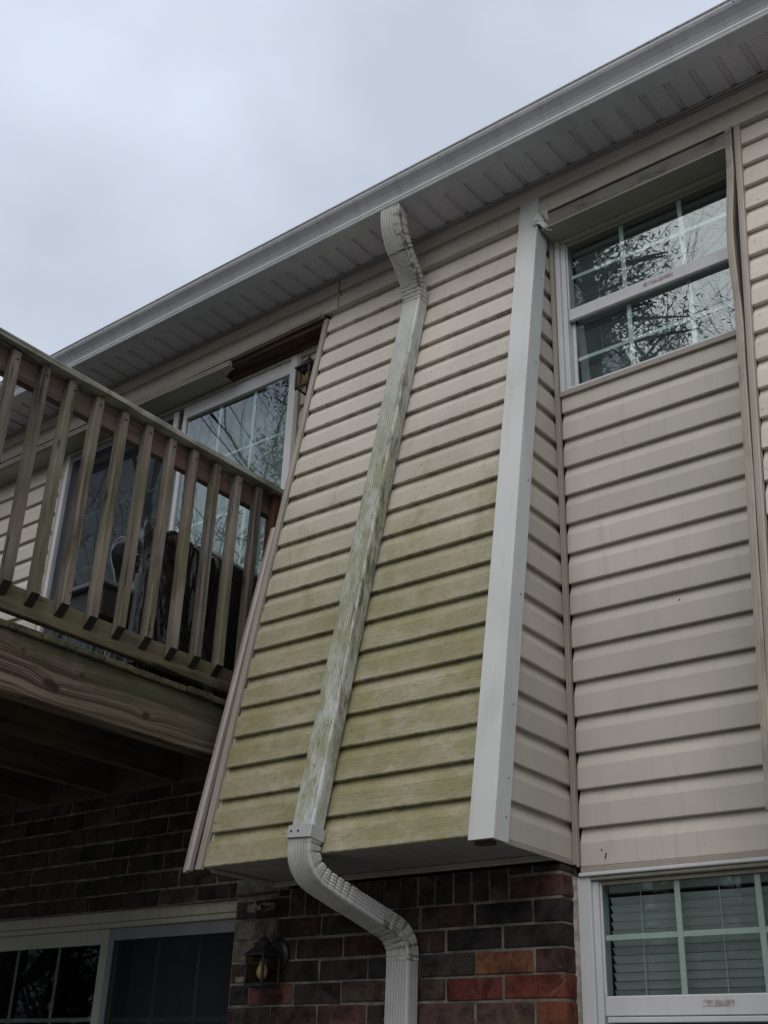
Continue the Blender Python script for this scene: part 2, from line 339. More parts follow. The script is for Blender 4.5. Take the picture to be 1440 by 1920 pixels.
MT = dict(
    sid_front=siding_mat('algae_stained_siding', (0.575, 0.525, 0.46), True, 0.9),
    sid_wall=siding_mat('smooth_beige_siding', (0.497, 0.458, 0.408), False, 0.22, specks=0.1),
    sid_side=siding_mat('side_beige_siding', (0.48, 0.435, 0.38), False, 0.12, specks=0.2),
    sid_right=siding_mat('grained_beige_siding', (0.57, 0.52, 0.45), False, 0.9),
    sid_band=siding_mat('band_siding', (0.50, 0.45, 0.395), False, 0.5),
    trim_beige=metal_mat('beige_trim', (0.34, 0.30, 0.26), 0.25, rough=0.5),
    trim_worn=metal_mat('worn_beige_trim', (0.33, 0.29, 0.235), 0.75, (0.07, 0.065, 0.05), rough=0.6, streak=(14, 14, 5)),
    trim_pink=metal_mat('pale_loose_trim', (0.42, 0.36, 0.33), 0.25, rough=0.5),
    post=metal_mat('white_coil_metal', (0.62, 0.63, 0.61), 0.30, (0.33, 0.32, 0.27), rough=0.42, streak=(16, 16, 1.4)),
    white=metal_mat('white_vinyl', (0.58, 0.585, 0.60), 0.12, (0.25, 0.24, 0.2), rough=0.4),
    white_dull=metal_mat('dull_cream_vinyl', (0.36, 0.34, 0.27), 0.3, (0.12, 0.11, 0.08), rough=0.5),
    gutter=metal_mat('weathered_gutter_metal', (0.45, 0.465, 0.50), 0.28, (0.13, 0.135, 0.13), rough=0.45, streak=(22, 4, 3)),
    gutter_lip=metal_mat('gritty_gutter_lip', (0.36, 0.34, 0.31), 0.6, (0.05, 0.05, 0.04), rough=0.8, streak=(60, 60, 60)),
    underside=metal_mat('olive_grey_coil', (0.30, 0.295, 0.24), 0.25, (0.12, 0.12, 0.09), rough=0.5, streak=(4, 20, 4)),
    stained=metal_mat('mould_stained_board', (0.20, 0.19, 0.17), 0.9, (0.03, 0.03, 0.032), rough=0.8, streak=(7, 7, 18)),
    spout=spout_mat(),
    spout_low=elbow_mat('lower_elbow_paint', 0.35),
    spout_clean=metal_mat('downspout_clean_paint', (0.46, 0.455, 0.45), 0.28, (0.15, 0.145, 0.12), rough=0.42, streak=(9, 9, 9)),
    spout_edge=elbow_mat('elbow_paint', 1.0),
    bal=wood_mat('baluster_wood', (0.182, 0.168, 0.147), (0.060, 0.052, 0.043), 'z', 0.55, 0.18),
    rail=wood_mat('rail_wood', (0.19, 0.145, 0.125), (0.10, 0.075, 0.065), 'y', 0.15, 0.35),
    cap=wood_mat('cap_wood', (0.34, 0.34, 0.30), (0.17, 0.17, 0.14), 'y', 0.7),
    lrail=wood_mat('lower_rail_wood', (0.115, 0.10, 0.07), (0.055, 0.047, 0.032), 'y', 0.5),
    redwood=wood_mat('red_brown_baluster_wood', (0.13, 0.062, 0.045), (0.07, 0.035, 0.026), 'z', 0.1, 0.4),
    endgrain=simple('dark_end_grain', (0.022, 0.019, 0.013), 0.9),
    joist=wood_mat('joist_wood', (0.085, 0.068, 0.05), (0.04, 0.032, 0.022), 'y', 0.2),
    board=wood_mat('deck_board_wood', (0.075, 0.07, 0.045), (0.035, 0.032, 0.020), 'x', 0.6),
    beam=beam_mat(),
    brownwood=wood_mat('exposed_header_wood', (0.085, 0.055, 0.045), (0.045, 0.03, 0.025), 'x', 0.0, 0.3),
    brick=brick_mat(),
    mortar=simple('mortar_joint', (0.175, 0.16, 0.137), 0.95, 0.4, 14, 0.8, 0.1),
    sheath=simple('dark_sheathing', (0.03, 0.03, 0.032), 0.9),  # near-black tone puts the shade of gaps behind trims into the colour
    soffit=soffit_mat(),
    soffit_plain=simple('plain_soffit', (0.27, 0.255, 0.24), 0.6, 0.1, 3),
    black=simple('black_painted_metal', (0.012, 0.012, 0.014), 0.45, 0.2, 20, 0.2, 0.5),
    glass=glass_mat('window_glass'),
    glass_door=glass_mat('door_glass', (0.82, 0.87, 0.86), 0.19, 0.04),
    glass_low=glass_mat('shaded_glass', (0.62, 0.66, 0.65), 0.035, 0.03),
    lamp_glass=glass_mat('lantern_glass', (0.80, 0.76, 0.66), 0.045, 0.3),
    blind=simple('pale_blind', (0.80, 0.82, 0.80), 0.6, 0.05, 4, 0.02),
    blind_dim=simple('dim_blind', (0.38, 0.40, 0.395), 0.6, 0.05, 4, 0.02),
    vane=simple('vertical_blind', (0.42, 0.44, 0.42), 0.6, 0.05, 4, 0.02),
    room=simple('room_wall_paint', (0.22, 0.22, 0.21), 0.9, 0.05),
    muntin=simple('white_grid_bar', (0.78, 0.80, 0.76), 0.4, 0.04, 4, 0.02),
    grey_frame=simple('grey_screen_frame', (0.16, 0.17, 0.18), 0.5),
    nail=simple('rusty_nail', (0.012, 0.010, 0.009), 0.9),
    sticker=simple('peeled_label', (0.42, 0.37, 0.36), 0.8, 0.35, 60, 0.5),
    caulk=simple('caulk_bead', (0.36, 0.32, 0.26), 0.8, 0.35, 30, 0.9),
    bulb=simple('frosted_bulb', (0.75, 0.72, 0.62), 0.4, 0.02),
    orange=simple('plain_orange', (0.75, 0.40, 0.08), 0.6, 0.05),
    roof=simple('asphalt_shingle', (0.06, 0.058, 0.055), 0.95, 0.4, 40, 0.8),
    grass=simple('lawn_ground', (0.20, 0.195, 0.175), 0.95, 0.3, 1.5, 0.6),
    bark=simple('tree_bark', (0.055, 0.046, 0.038), 0.9, 0.3, 6, 0.6, 0.1),
    twig=simple('twig_bark', (0.060, 0.052, 0.042), 0.9, 0.3, 6, 0.2, 0.1),
    needle=simple('evergreen_needles', (0.022, 0.032, 0.018), 0.8, 0.3, 2, 0.2, 0.2),
)
def screen_mat():
    m = bpy.data.materials.new('insect_screen'); m.use_nodes = True; t = m.node_tree; t.nodes.clear()
    o = t.nodes.new('ShaderNodeOutputMaterial'); tr = t.nodes.new('ShaderNodeBsdfTransparent'); df = t.nodes.new('ShaderNodeBsdfDiffuse')
    df.inputs[0].default_value = (0.03, 0.032, 0.04, 1)
    mx = t.nodes.new('ShaderNodeMixShader'); mx.inputs[0].default_value = 0.38
    t.links.new(tr.outputs[0], mx.inputs[1]); t.links.new(df.outputs[0], mx.inputs[2]); t.links.new(mx.outputs[0], o.inputs[0]); return m
MT['screen'] = screen_mat()
def plastic_mat():
    M = Mat('black_plastic_sheet', 0.2, 0.6)
    M.color((0.008, 0.008, 0.009))
    a = M.noise(M.pos((1, 1, 0.45)), 5.5, 3, 0.5, 1.2)
    M.bump(a, 1.0, 0.05)
    return M.m
MT['plastic'] = plastic_mat()

# ------------------------------------------------------------------ object helpers
COL = scene.collection
WLOC = {}
def tag(o, label=None, cat=None, group=None, kind=None):
    if label: o['label'] = label
    if cat: o['category'] = cat
    if group: o['group'] = group
    if kind: o['kind'] = kind
    return o
def thing(name, loc, label, cat, group=None, kind=None):
    o = bpy.data.objects.new(name, None); COL.objects.link(o)
    o.location = Vector(loc) * S; o.empty_display_size = 0.1
    WLOC[o] = Vector(loc)
    return tag(o, label, cat, group, kind)
def mesh(name, verts, faces, mat, parent=None, smooth=False, kind=None, origin=None, mats=None, fmat=None):
    vs = [Vector(v) for v in verts]
    if origin is None:
        lo = Vector((min(v[i] for v in vs) for i in range(3))); hi = Vector((max(v[i] for v in vs) for i in range(3)))
        origin = (lo + hi) / 2
    origin = Vector(origin)
    me = bpy.data.meshes.new(name)
    me.from_pydata([tuple((v - origin) * S) for v in vs], [], faces)
    for mm in (mats or [mat]):
        me.materials.append(MT[mm] if isinstance(mm, str) else mm)
    if fmat:
        for p, i in zip(me.polygons, fmat): p.material_index = i
    if smooth:
        me.polygons.foreach_set('use_smooth', [True] * len(me.polygons))
    me.update()
    o = bpy.data.objects.new(name, me); COL.objects.link(o)
    base = WLOC[parent] if parent is not None else Vector((0, 0, 0))
    o.location = (origin - base) * S
    if parent is not None: o.parent = parent
    WLOC[o] = origin
    if kind: o['kind'] = kind
    return o
class G:
    """collects pieces of geometry for ONE mesh object"""
    def __init__(s): s.v = []; s.f = []
    def add(s, v, f):
        n = len(s.v); s.v += [Vector(a) for a in v]; s.f += [tuple(i + n for i in q) for q in f]; return s
    def box(s, x0, x1, y0, y1, z0, z1, c=0.0):
        if c <= 0:
            v = [(x, y, z) for x in (x0, x1) for y in (y0, y1) for z in (z0, z1)]
            f = [(0, 1, 3, 2), (4, 6, 7, 5), (0, 4, 5, 1), (2, 3, 7, 6), (0, 2, 6, 4), (1, 5, 7, 3)]
            return s.add(v, f)
        X, Y, Z = (x0, x1), (y0, y1), (z0, z1); v = []; idx = {}
        for i in (0, 1):
            for j in (0, 1):
                for k in (0, 1):
                    sx, sy, sz = (c, -c)[i], (c, -c)[j], (c, -c)[k]
                    idx[i, j, k, 'x'] = len(v); v.append((X[i], Y[j] + sy, Z[k] + sz))
                    idx[i, j, k, 'y'] = len(v); v.append((X[i] + sx, Y[j], Z[k] + sz))
                    idx[i, j, k, 'z'] = len(v); v.append((X[i] + sx, Y[j] + sy, Z[k]))
        f = []
        for a in (0, 1):
            q = [(0, 0), (1, 0), (1, 1), (0, 1)]
            f.append(tuple(idx[a, b, d, 'x'] for b, d in (q if a else q[::-1])))
            f.append(tuple(idx[b, a, d, 'y'] for b, d in (q[::-1] if a else q)))
            f.append(tuple(idx[b, d, a, 'z'] for b, d in (q if a else q[::-1])))
        for a in (0, 1):
            for b in (0, 1):
                f.append((idx[a, b, 0, 'x'], idx[a, b, 1, 'x'], idx[a, b, 1, 'y'], idx[a, b, 0, 'y']))
                f.append((idx[a, 0, b, 'x'], idx[a, 1, b, 'x'], idx[a, 1, b, 'z'], idx[a, 0, b, 'z']))
                f.append((idx[0, a, b, 'y'], idx[1, a, b, 'y'], idx[1, a, b, 'z'], idx[0, a, b, 'z']))
        for k in idx:
            if k[3] == 'x': f.append((idx[k[:3] + ('x',)], idx[k[:3] + ('y',)], idx[k[:3] + ('z',)]))
        return s.add(v, f)
    def prism(s, rings, close=True, cap=True):
        """rings: list of equal-length closed loops"""
        n = len(rings[0]); v = [p for r in rings for p in r]; f = []
        for a in range(len(rings) - 1):
            for i in range(n if close else n - 1):
                j = (i + 1) % n
                f.append((a * n + i, a * n + j, (a + 1) * n + j, (a + 1) * n + i))
        if cap and close:
            f.append(tuple(range(n))[::-1]); f.append(tuple((len(rings) - 1) * n + i for i in range(n)))
        return s.add(v, f)
    def tube(s, pts, rad, n=8, cap=True):
        rings = []
        pts = [Vector(p) for p in pts]
        for i, p in enumerate(pts):
            t = (pts[min(i + 1, len(pts) - 1)] - pts[max(i - 1, 0)]).normalized()
            a = t.cross(Vector((0, 0, 1)) if abs(t.z) < 0.9 else Vector((1, 0, 0))).normalized(); b = t.cross(a)
            r = rad[i] if isinstance(rad, (list, tuple)) else rad
            rings.append([p + (a * math.cos(6.2832 * k / n) + b * math.sin(6.2832 * k / n)) * r for k in range(n)])
        return s.prism(rings, True, cap)
    def disc(s, c, r, axis, h, n=16):
        c = Vector(c); ax = Vector(axis).normalized()
        return s.tube([c, c + ax * h], r, n)
    def build(s, name, mat, parent=None, smooth=False, kind=None, **k):
        return mesh(name, s.v, s.f, mat, parent, smooth, kind, **k)
def fix_normals(o):
    bm = bmesh.new(); bm.from_mesh(o.data); bmesh.ops.recalc_face_normals(bm, faces=bm.faces); bm.to_mesh(o.data); bm.free(); return o
def nz(x, y, z, s=1.0): return noise.noise(Vector((x * s, y * s, z * s)))

# ------------------------------------------------------------------ slanted plane of the bays
K = 0.14644
def sl(z): return -0.34 + K * (z - 2.23)
NRM = Vector((0, -1, K)).normalized()
XS = -1.717                  # right side of the middle bay
XL = -2.79                   # left side of the middle bay
def profile(h):
    return [(-0.010, 0.012), (0.0015, 0.0030), (0.0150, 0.0), (0.0185, 0.0014), (0.0195, 0.0036),
            (0.0180, 0.600 * h), (0.0168, 0.635 * h), (0.0052, 0.90 * h), (0.0035, 0.97 * h), (0.0025, h + 0.008)]
XLZ = lambda z: -2.835 + (z - 2.24) * 0.035
def plank(kindpos, a0, a1, z0, z1, name, mat, parent, step=0.18, wave=0.0012, seed=0.0, end=None):
    """kindpos(a, n, z) -> point ; a runs along the plank, n is outward depth"""
    h = z1 - z0; pr = profile(h); n = max(2, int(abs(a1 - a0) / step) + 1); rings = []
    for i in range(n + 1):
        a = a0 + (a1 - a0) * i / n if not callable(a0) else None
        dz = wave * nz(a * 2.3, seed, z0 * 7); dn = wave * 1.2 * nz(a * 1.7 + 9, seed + 3, z0 * 5)
        rings.append([kindpos(a, q[0] + dn, z0 + q[1] + dz) for q in pr])
    nn = len(pr); v = [p for r in rings for p in r]; f = []
    for a in range(n):
        for i in range(nn - 1):
            f.append((a * nn + i, a * nn + i + 1, (a + 1) * nn + i + 1, (a + 1) * nn + i))
    o = mesh(name, v, f, mat, parent)
    at = o.data.attributes.new('lap', 'FLOAT', 'POINT')
    at.data.foreach_set('value', [min(1, max(0, q[1] / h)) for r in rings for q in pr])
    return o
def on_slant(x, n, z): return Vector((x, sl(z) + 0.0195, z)) + NRM * n
def on_wall(x, n, z): return Vector((x, 0.1045 - n, z))
def on_band(x, n, z): return Vector((x, 0.013 - n, z))
def zslant(i): return 2.240 + 0.1105 * i - 0.000159 * i * i

# ------------------------------------------------------------------ ground
g = G().add([(-700, -700, 0), (700, -700, 0), (700, 700, 0), (-700, 700, 0)], [(0, 1, 2, 3)])
tag(g.build('ground', 'grass', kind='structure'), 'grassy lawn ground around the house')

# ------------------------------------------------------------------ brick wall
BZ0 = 1.857; BC = 0.06755; MJ = 0.0085
wallb = thing('brick_wall', (-3.2, 0.05, 0.0), 'dark red and brown brick ground floor wall below the siding bay and deck', 'wall')
g = G()
g.box(-7.5, -4.60, 0.0045, 0.10, 0.0, 2.67); g.box(-4.60, -3.01, 0.0045, 0.10, 2.205, 2.67); g.box(-3.01, -2.775, 0.0045, 0.10, 0.0, 2.67); g.box(-2.775, -1.7215, 0.0045, 0.10, 0.0, 2.2185)
g.box(-1.7215, -0.93, 0.0045, 0.10, 0.0, 1.45); g.box(-0.93, 1.5, 0.0045, 0.10, 0.0, 2.2)
g.build('mortar', 'mortar', wallb, kind='structure')
PAL = [(0.062, 0.044, 0.038), (0.070, 0.046, 0.04), (0.052, 0.040, 0.035), (0.042, 0.036, 0.033), (0.078, 0.060, 0.050), (0.072, 0.046, 0.04), (0.058, 0.045, 0.041), (0.066, 0.043, 0.037)]
def brick_mesh_pts(x0, x1, z0, z1, rr, deep=0.075):
    j = lambda a=0.0016: rr.uniform(-a, a)
    y0 = rr.uniform(-0.0025, 0.0015); y1 = y0 + deep; c = 0.0022
    G1 = G(); G1.box(x0 + j(), x1 + j(), y0, y1, z0 + j(), z1 + j(), c)
    for v in G1.v:
        v.x += 0.0026 * nz(v.x * 60, v.y * 60, v.z * 60); v.z += 0.0024 * nz(v.z * 70, v.x * 70, 3)
    return G1
special = {(0, 0): (0.20, 0.060, 0.042), (0, 1): (0.19, 0.058, 0.048), (0, 2): (0.105, 0.075, 0.062), (1, 0): (0.12, 0.06, 0.055), (1, 1): (0.33, 0.14, 0.075),
           (1, 2): (0.075, 0.068, 0.062), (1, 3): (0.05, 0.046, 0.048), (-1, 0): (0.21, 0.075, 0.045), (-1, 1): (0.15, 0.095, 0.075), (-1, 2): (0.135, 0.088, 0.082),
           (2, 0): (0.060, 0.056, 0.052), (2, 1): (0.048, 0.045, 0.044), (2, 2): (0.075, 0.05, 0.045), (3, 0): (0.052, 0.045, 0.045), (3, 1): (0.045, 0.042, 0.042),
           (4, 0): (0.14, 0.075, 0.06), (1, 4): (0.06, 0.05, 0.05), (0, 5): (0.17, 0.08, 0.07), (-1, 4): (0.13, 0.07, 0.06), (0, 6): (0.06, 0.055, 0.055)}
rb = random.Random(3)
low = G(); nb = 0
for k in range(-27, 12):
    z0 = BZ0 + k * BC + MJ / 2; z1 = z0 + BC - MJ
    if z1 > 2.68: break
    x = -1.7245; i = 0
    while x > -7.4:
        L = 0.0955 if (i == 0 and k % 2) else 0.2
        xa, xb = x - L + MJ, x
        if i == 0: xb = XS
        x -= L; i += 1
        ztop = z1
        if z0 > 2.25 and xb > -2.83:
            if xa > -2.83: continue
            xb = -2.835
            if xb - xa < 0.03: continue
        elif z1 > 2.215 and xb > -2.83:
            ztop = 2.2175
        if z0 > 2.12 and z0 < 2.30 and xa < -1.90 and xb > -2.76:      # soldier course
            if xb - 0.0 > -1.90: xa = -1.895
            elif xa < -2.76: xb = -2.765 - 0.0; 
            else: continue
            if xb - xa < 0.02: continue
        if z1 < 2.2 and xb > -4.6 and xa < -3.01:
            if xa < -4.6: xb = -4.60
            elif xb > -3.01: xa = -3.008
            else: continue
            if xb - xa < 0.03: continue
        zq = max(z0, 2.2075) if (z1 > 2.2 and xb > -4.6 and xa < -3.01) else z0
        gg = brick_mesh_pts(xa, xb, zq, ztop, rb)
        if k < -3 or xa < -5.6:
            low.add(gg.v, gg.f); continue
        o = gg.build('brick', 'brick', wallb); nb += 1
        c = special.get((k, i - 1)) or rb.choice(PAL)
        if (k, i - 1) == (2, 6) or (k, i - 1) == (3, 6): c = (0.17, 0.155, 0.13)
        f = rb.uniform(0.85, 1.15) * (0.62 if (k, i - 1) in special else 0.82)
        o.color = (c[0] * f, c[1] * f, c[2] * f, 1)
for i in range(13):
    x0 = -2.757 + i * 0.0665
    o = brick_mesh_pts(x0, x0 + 0.0665 - MJ, 2.131, 2.2175, rb).build('brick', 'brick', wallb)
    c = rb.choice(PAL); o.color = (*c, 1)
# header course over the lower door opening rests on the lintel
x = -4.60
lo_ = low.build('brick', 'brick', wallb, kind='stuff'); lo_.color = (0.09, 0.055, 0.047, 1)
# smeared mortar patch on the bricks over the lantern
def patch(name, x0, x1, z0, z1, y, mat, parent, seed, thick=0.004, n=16, m=8):
    v = []; f = []
    for j in range(m + 1):
        for i in range(n + 1):
            u, w_ = i / n, j / m
            e = min(u, 1 - u, w_, 1 - w_) * 2
            rx = (x1 - x0) * 0.06 * nz(w_ * 6, seed, u * 3); rz = (z1 - z0) * 0.2 * nz(u * 7, seed + 5, w_ * 2)
            v.append((x0 + (x1 - x0) * u + rx, y - thick * min(1, e * 3) * (0.6 + 0.6 * abs(nz(u * 8, w_ * 5, seed))), z0 + (z1 - z0) * w_ + rz))
    for j in range(m):
        for i in range(n):
            a = j * (n + 1) + i; f.append((a, a + 1, a + n + 2, a + n + 1))
    return mesh(name, v, f, mat, parent, True)
patch('mortar_smear', -2.975, -2.80, 2.150, 2.187, 0.001, 'mortar', wallb, 2.2)
patch('mortar_smear', -2.99, -2.93, 1.93, 1.95, 0.001, 'mortar', wallb, 7.2)

# ------------------------------------------------------------------ middle bay with slanted front
bay = thing('slanted_bay', (-2.25, -0.2, 2.23), 'slanted siding bay with green algae on its lower front boards', 'bay')
g = G()   # closed core behind the boards
y_b = lambda z: sl(z) + 0.0225
g.add([(XL - .03, y_b(2.265), 2.265), (-1.743, y_b(2.265), 2.265), (-1.743, y_b(4.6), 4.6), (XL + .012, y_b(4.6), 4.6),
       (XL - .03, 0.10, 2.265), (-1.743, 0.10, 2.265), (-1.743, 0.10, 4.6), (XL + .012, 0.10, 4.6)],
      [(0, 1, 2, 3), (4, 7, 6, 5), (0, 4, 5, 1), (3, 2, 6, 7), (1, 5, 6, 2), (0, 3, 7, 4)])
g.build('sheathing', 'sheath', bay)
for i in range(22):
    plank(on_slant, XLZ(zslant(i) + .05), -1.775, zslant(i), zslant(i + 1), 'front_siding_board', 'sid_front', bay, seed=i * 1.3)
zs = [zslant(i) - 0.006 for i in range(23)]
for i in range(22):
    z0, z1 = zs[i], zs[i + 1]
    def P(a, n, z):
        ys = sl(z) + 0.006
        return Vector((-1.7365 + n, ys + (0.088 - ys) * a, z))
    plank(P, 0, 1, z0, z1, 'side_siding_board', 'sid_side', bay, step=0.34, seed=50 + i)
# left side wall of the bay
g = G().add([(XL - .044, sl(2.24) + .01, 2.24), (XL, sl(4.59), 4.59), (XL, 0.10, 4.59), (XL - .044, 0.10, 2.24),
             (XL - .034, sl(2.24) + .01, 2.24), (XL + .01, sl(4.59), 4.59), (XL + .01, 0.10, 4.59), (XL - .034, 0.10, 2.24)],
            [(0, 1, 2, 3), (4, 7, 6, 5), (0, 4, 5, 1), (1, 5, 6, 2), (3, 2, 6, 7), (0, 3, 7, 4)])
g.build('left_side_panel', 'sid_side', bay)
# underside
for i in range(15):
    x0 = XL - 0.036 + i * 0.0755; x1 = min(x0 + 0.0755, -1.737)
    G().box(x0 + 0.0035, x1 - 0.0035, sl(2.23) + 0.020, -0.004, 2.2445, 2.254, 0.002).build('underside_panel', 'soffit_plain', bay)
G().box(XL - 0.036, -1.737, sl(2.23) + 0.03, -0.004, 2.2545, 2.262).build('underside_backing', 'sheath', bay)
G().box(XL - 0.036, -1.735, -0.020, -0.0045, 2.226, 2.244, 0.003).build('underside_channel', 'trim_beige', bay)
G().box(XL - 0.040, XL - 0.028, sl(2.23) + 0.03, -0.024, 2.230, 2.244, 0.003).build('underside_channel', 'trim_beige', bay)
# side bottom lip
G().box(-1.722, -1.7165, sl(2.23) + 0.03, 0.086, 2.222, 2.235, 0.001).build('starter_strip', 'trim_beige', bay)

def slant_strip(x0s, x1s, z0, z1, out0, thick, name, mat, parent, n=14, wav=0.0015, seed=0, lip=0.0, cut=0.0):
    """long strip that follows the slanted plane; x0s/x1s functions of z"""
    rings = []
    for i in range(n + 1):
        z = z0 + (z1 - z0) * i / n
        a, b = x0s(z), x1s(z); wv = wav * nz(z * 3, seed, 1)
        za = z + (cut if i in (0,) else 0); zb = z
        y0 = sl(z) - out0 + wv
        w_ = b - a
        rings.append([(a, y0 + thick, za), (a, y0, za), (a + w_ * .28, y0 - lip, za), (a + w_ * .36, y0 + lip * .2, za), (a + w_ * .62, y0 + lip * .2, zb), (a + w_ * .72, y0 - lip, zb), (b, y0, zb), (b, y0 + thick, zb)])
    return fix_normals(G().prism(rings).build(name, mat, parent))
lin = lambda a, za, b, zb: (lambda z: a + (b - a) * (z - za) / (zb - za))
# left J trim and the loose outer strip
slant_strip(lin(-2.862, 2.24, -2.778, 4.56), lin(-2.836, 2.24, -2.755, 4.56), 2.236, 4.565, 0.010, 0.016, 'edge_trim', 'trim_beige', bay, seed=2, lip=0.002)
o = slant_strip(lin(-2.912, 2.24, -2.832, 3.52), lin(-2.884, 2.24, -2.808, 3.52), 2.236, 3.52, 0.016, 0.018, 'loose_edge_trim', 'trim_pink', bay, seed=5, lip=0.006, wav=0.004, cut=-0.006)
o['label'] = 'loose pale corner strip hanging off the left edge of the bay'
# torn siding gap marks beside the trim
for (z, l) in ((3.13, .05), (3.03, .035), (2.98, .03), (2.86, .05), (2.76, .04), (3.20, .02)):
    zz = z; xx = XLZ(z) + 0.001
    p = [on_slant(xx, 0.018, zz), on_slant(xx + .004, 0.018, zz), on_slant(xx + .006, 0.018, zz + l), on_slant(xx + .003, 0.018, zz + l),
         on_slant(xx, 0.016, zz), on_slant(xx + .004, 0.016, zz), on_slant(xx + .006, 0.016, zz + l), on_slant(xx + .003, 0.016, zz + l)]
    mesh('slot', p, [(0, 1, 2, 3), (4, 7, 6, 5), (0, 4, 5, 1), (1, 5, 6, 2), (2, 6, 7, 3), (3, 7, 4, 0)], 'nail', bay)
# white corner post (bent sheet)
post = bay
def post_part(name, xf0, xf1, yo0, yo1, z0, z1, ztop_skew=0.0, seed=0):
    rings = []; n = 16
    for i in range(n + 1):
        z = z0 + (z1 - z0) * i / n; wv = 0.0022 * nz(z * 2.1, seed, 4) + 0.0012 * nz(z * 7, seed, 9)
        sk = ztop_skew if i == n else 0
        rings.append([(xf0, sl(z) - yo0 + wv, z), (xf1, sl(z) - yo0 + wv, z + sk), (xf1, sl(z) - yo1 + wv, z + sk), (xf0, sl(z) - yo1 + wv, z)])
    return fix_normals(G().prism(rings).build(name, 'post', bay))
cp = post_part('corner_post_front', -1.794, -1.711, 0.022, 0.016, 2.226, 4.700, 0.028, 1)
cp['label'] = 'white metal corner post front face'
cs = post_part('corner_post_side', -1.7155, -1.7105, 0.0158, -0.050, 2.224, 4.545, 0.0, 2)
for z in (2.29, 2.40, 2.62, 2.98, 3.4, 3.9, 4.3):
    G().disc((-1.7106, sl(z) + 0.030, z), 0.0021, (1, 0, 0), 0.002, 10).build('screw', 'nail', cs)
# wooden end of the post nailer below
G().box(-1.790, -1.735, sl(2.23) + 0.002, sl(2.23) + 0.03, 2.217, 2.2275, 0.001).build('nailer_end', 'brownwood', bay)
# inside corner trim at window wall
rings = []
G().box(-1.7165, -1.701, 0.066, 0.086, 2.222, 4.52, 0.002).build('inside_corner_trim', 'trim_beige', bay)
# crumpled flashing at the top of the post
v = []; f = []; n = 12
for j in range(n + 1):
    for i in range(n + 1):
        u, w_ = i / n, j / n
        x = -1.722 + 0.058 * u; z = 4.535 + 0.055 * w_ - 0.022 * u * (1 - w_) + 0.010 * math.sin(u * 5)
        y = -0.030 + 0.030 * (1 - w_) * u + 0.012 * nz(u * 5, w_ * 5, 2.0) - 0.010 * math.sin(w_ * 4 + u * 3)
        x += 0.006 * nz(w_ * 6, u * 4, 8); z += 0.008 * nz(u * 6, w_ * 3, 11)
        v.append((x, y, z))
for j in range(n):
    for i in range(n):
        a = j * (n + 1) + i; f.append((a, a + 1, a + n + 2, a + n + 1))
o = mesh('crumpled_flashing', v, f, 'post', bay, True)
sm = o.modifiers.new('t', 'SOLIDIFY'); sm.thickness = 0.003

# ------------------------------------------------------------------ right-hand bay (partly in frame)
rbay = thing('slanted_bay', (0.0, -0.2, 2.23), 'slanted siding bay at the right edge behind the bowed beige trim', 'bay')
XR = -0.944
y_b = lambda z: sl(z) + 0.0225
g = G().add([(XR, y_b(2.25), 2.25), (.28, y_b(2.25), 2.25), (.28, y_b(4.6), 4.6), (XR, y_b(4.6), 4.6), (XR, 0.10, 2.25), (.28, 0.10, 2.25), (.28, 0.10, 4.6), (XR, 0.10, 4.6)],
            [(0, 1, 2, 3), (4, 7, 6, 5), (0, 4, 5, 1), (3, 2, 6, 7), (1, 5, 6, 2), (0, 3, 7, 4)])
g.build('sheathing', 'sheath', rbay)
for i in range(22):
    plank(on_slant, -0.928, 0.28, zslant(i) + 0.012, zslant(i + 1) + 0.012, 'front_siding_board', 'sid_right', rbay, seed=80 + i, wave=0.002)
slant_strip(lin(-0.953, 2.24, -0.944, 4.62), lin(-0.934, 2.24, -0.924, 4.62), 2.23, 4.635, 0.012, 0.02, 'edge_trim', 'trim_beige', rbay, n=30, seed=12, lip=0.002)
slant_strip(lambda z: -0.966, lambda z: -0.9535, 2.24, 4.61, -0.012, 0.05, 'gap_shade_strip', 'sheath', rbay, n=4)  # dark strip added so the gap beside the bowed trim reads as shaded
def bow(z):
    t = (z - 2.24) / (4.61 - 2.24)
    return -0.9745 - 0.014 * math.exp(-((z - 4.08) / 0.22) ** 2) - 0.004 * t * (1 - t) * 2
o = slant_strip(bow, lambda z: bow(z) + 0.023 + 0.003 * nz(z * 4, 2, 2), 2.22, 4.615, 0.012, 0.025, 'bowed_corner_trim', 'trim_worn', rbay, n=40, wav=0.006, seed=21, lip=0.002)
o['label'] = 'bowed mould-stained trim strip pulled away from the corner'

# ------------------------------------------------------------------ window wall (recess between bays)
ww = thing('siding_wall', (-1.33, 0.1, 2.2), 'recessed smooth beige siding wall between the small upper and lower windows', 'wall')
G().box(-1.74, -0.93, 0.109, 0.16, 2.2, 3.83).build('sheathing', 'sheath', ww)
edges = [3.764 - 0.1085 * i for i in range(8)] + [3.0045 - 0.1124 * k for k in range(1, 8)]
edges = sorted(edges); edges[0] = 2.217
tops = edges[1:] + [3.845]
for i, (a, b) in enumerate(zip(edges, tops)):
    h = 0.11
    def P(x, n, z): return on_wall(x, n, z)
    pr_h = b - a
    if pr_h < 0.1:
        G().box(-1.7005, -0.950, 0.0855, 0.100, a, b, 0.002).build('siding_board', 'sid_wall', ww)
    else:
        plank(P, -1.7005, -0.950, a, b, 'siding_board', 'sid_wall', ww, seed=120 + i)
G().box(-1.7008, -0.950, 0.074, 0.0995, 3.824, 3.8435, 0.002).build('sill_channel', 'trim_beige', ww)
G().box(-1.7008, -0.950, 0.080, 0.0995, 2.200, 2.2165, 0.002).build('bottom_channel', 'trim_beige', ww)
g = G().box(-1.702, -1.697, 0.060, 0.072, 2.215, 3.84, 0.001)
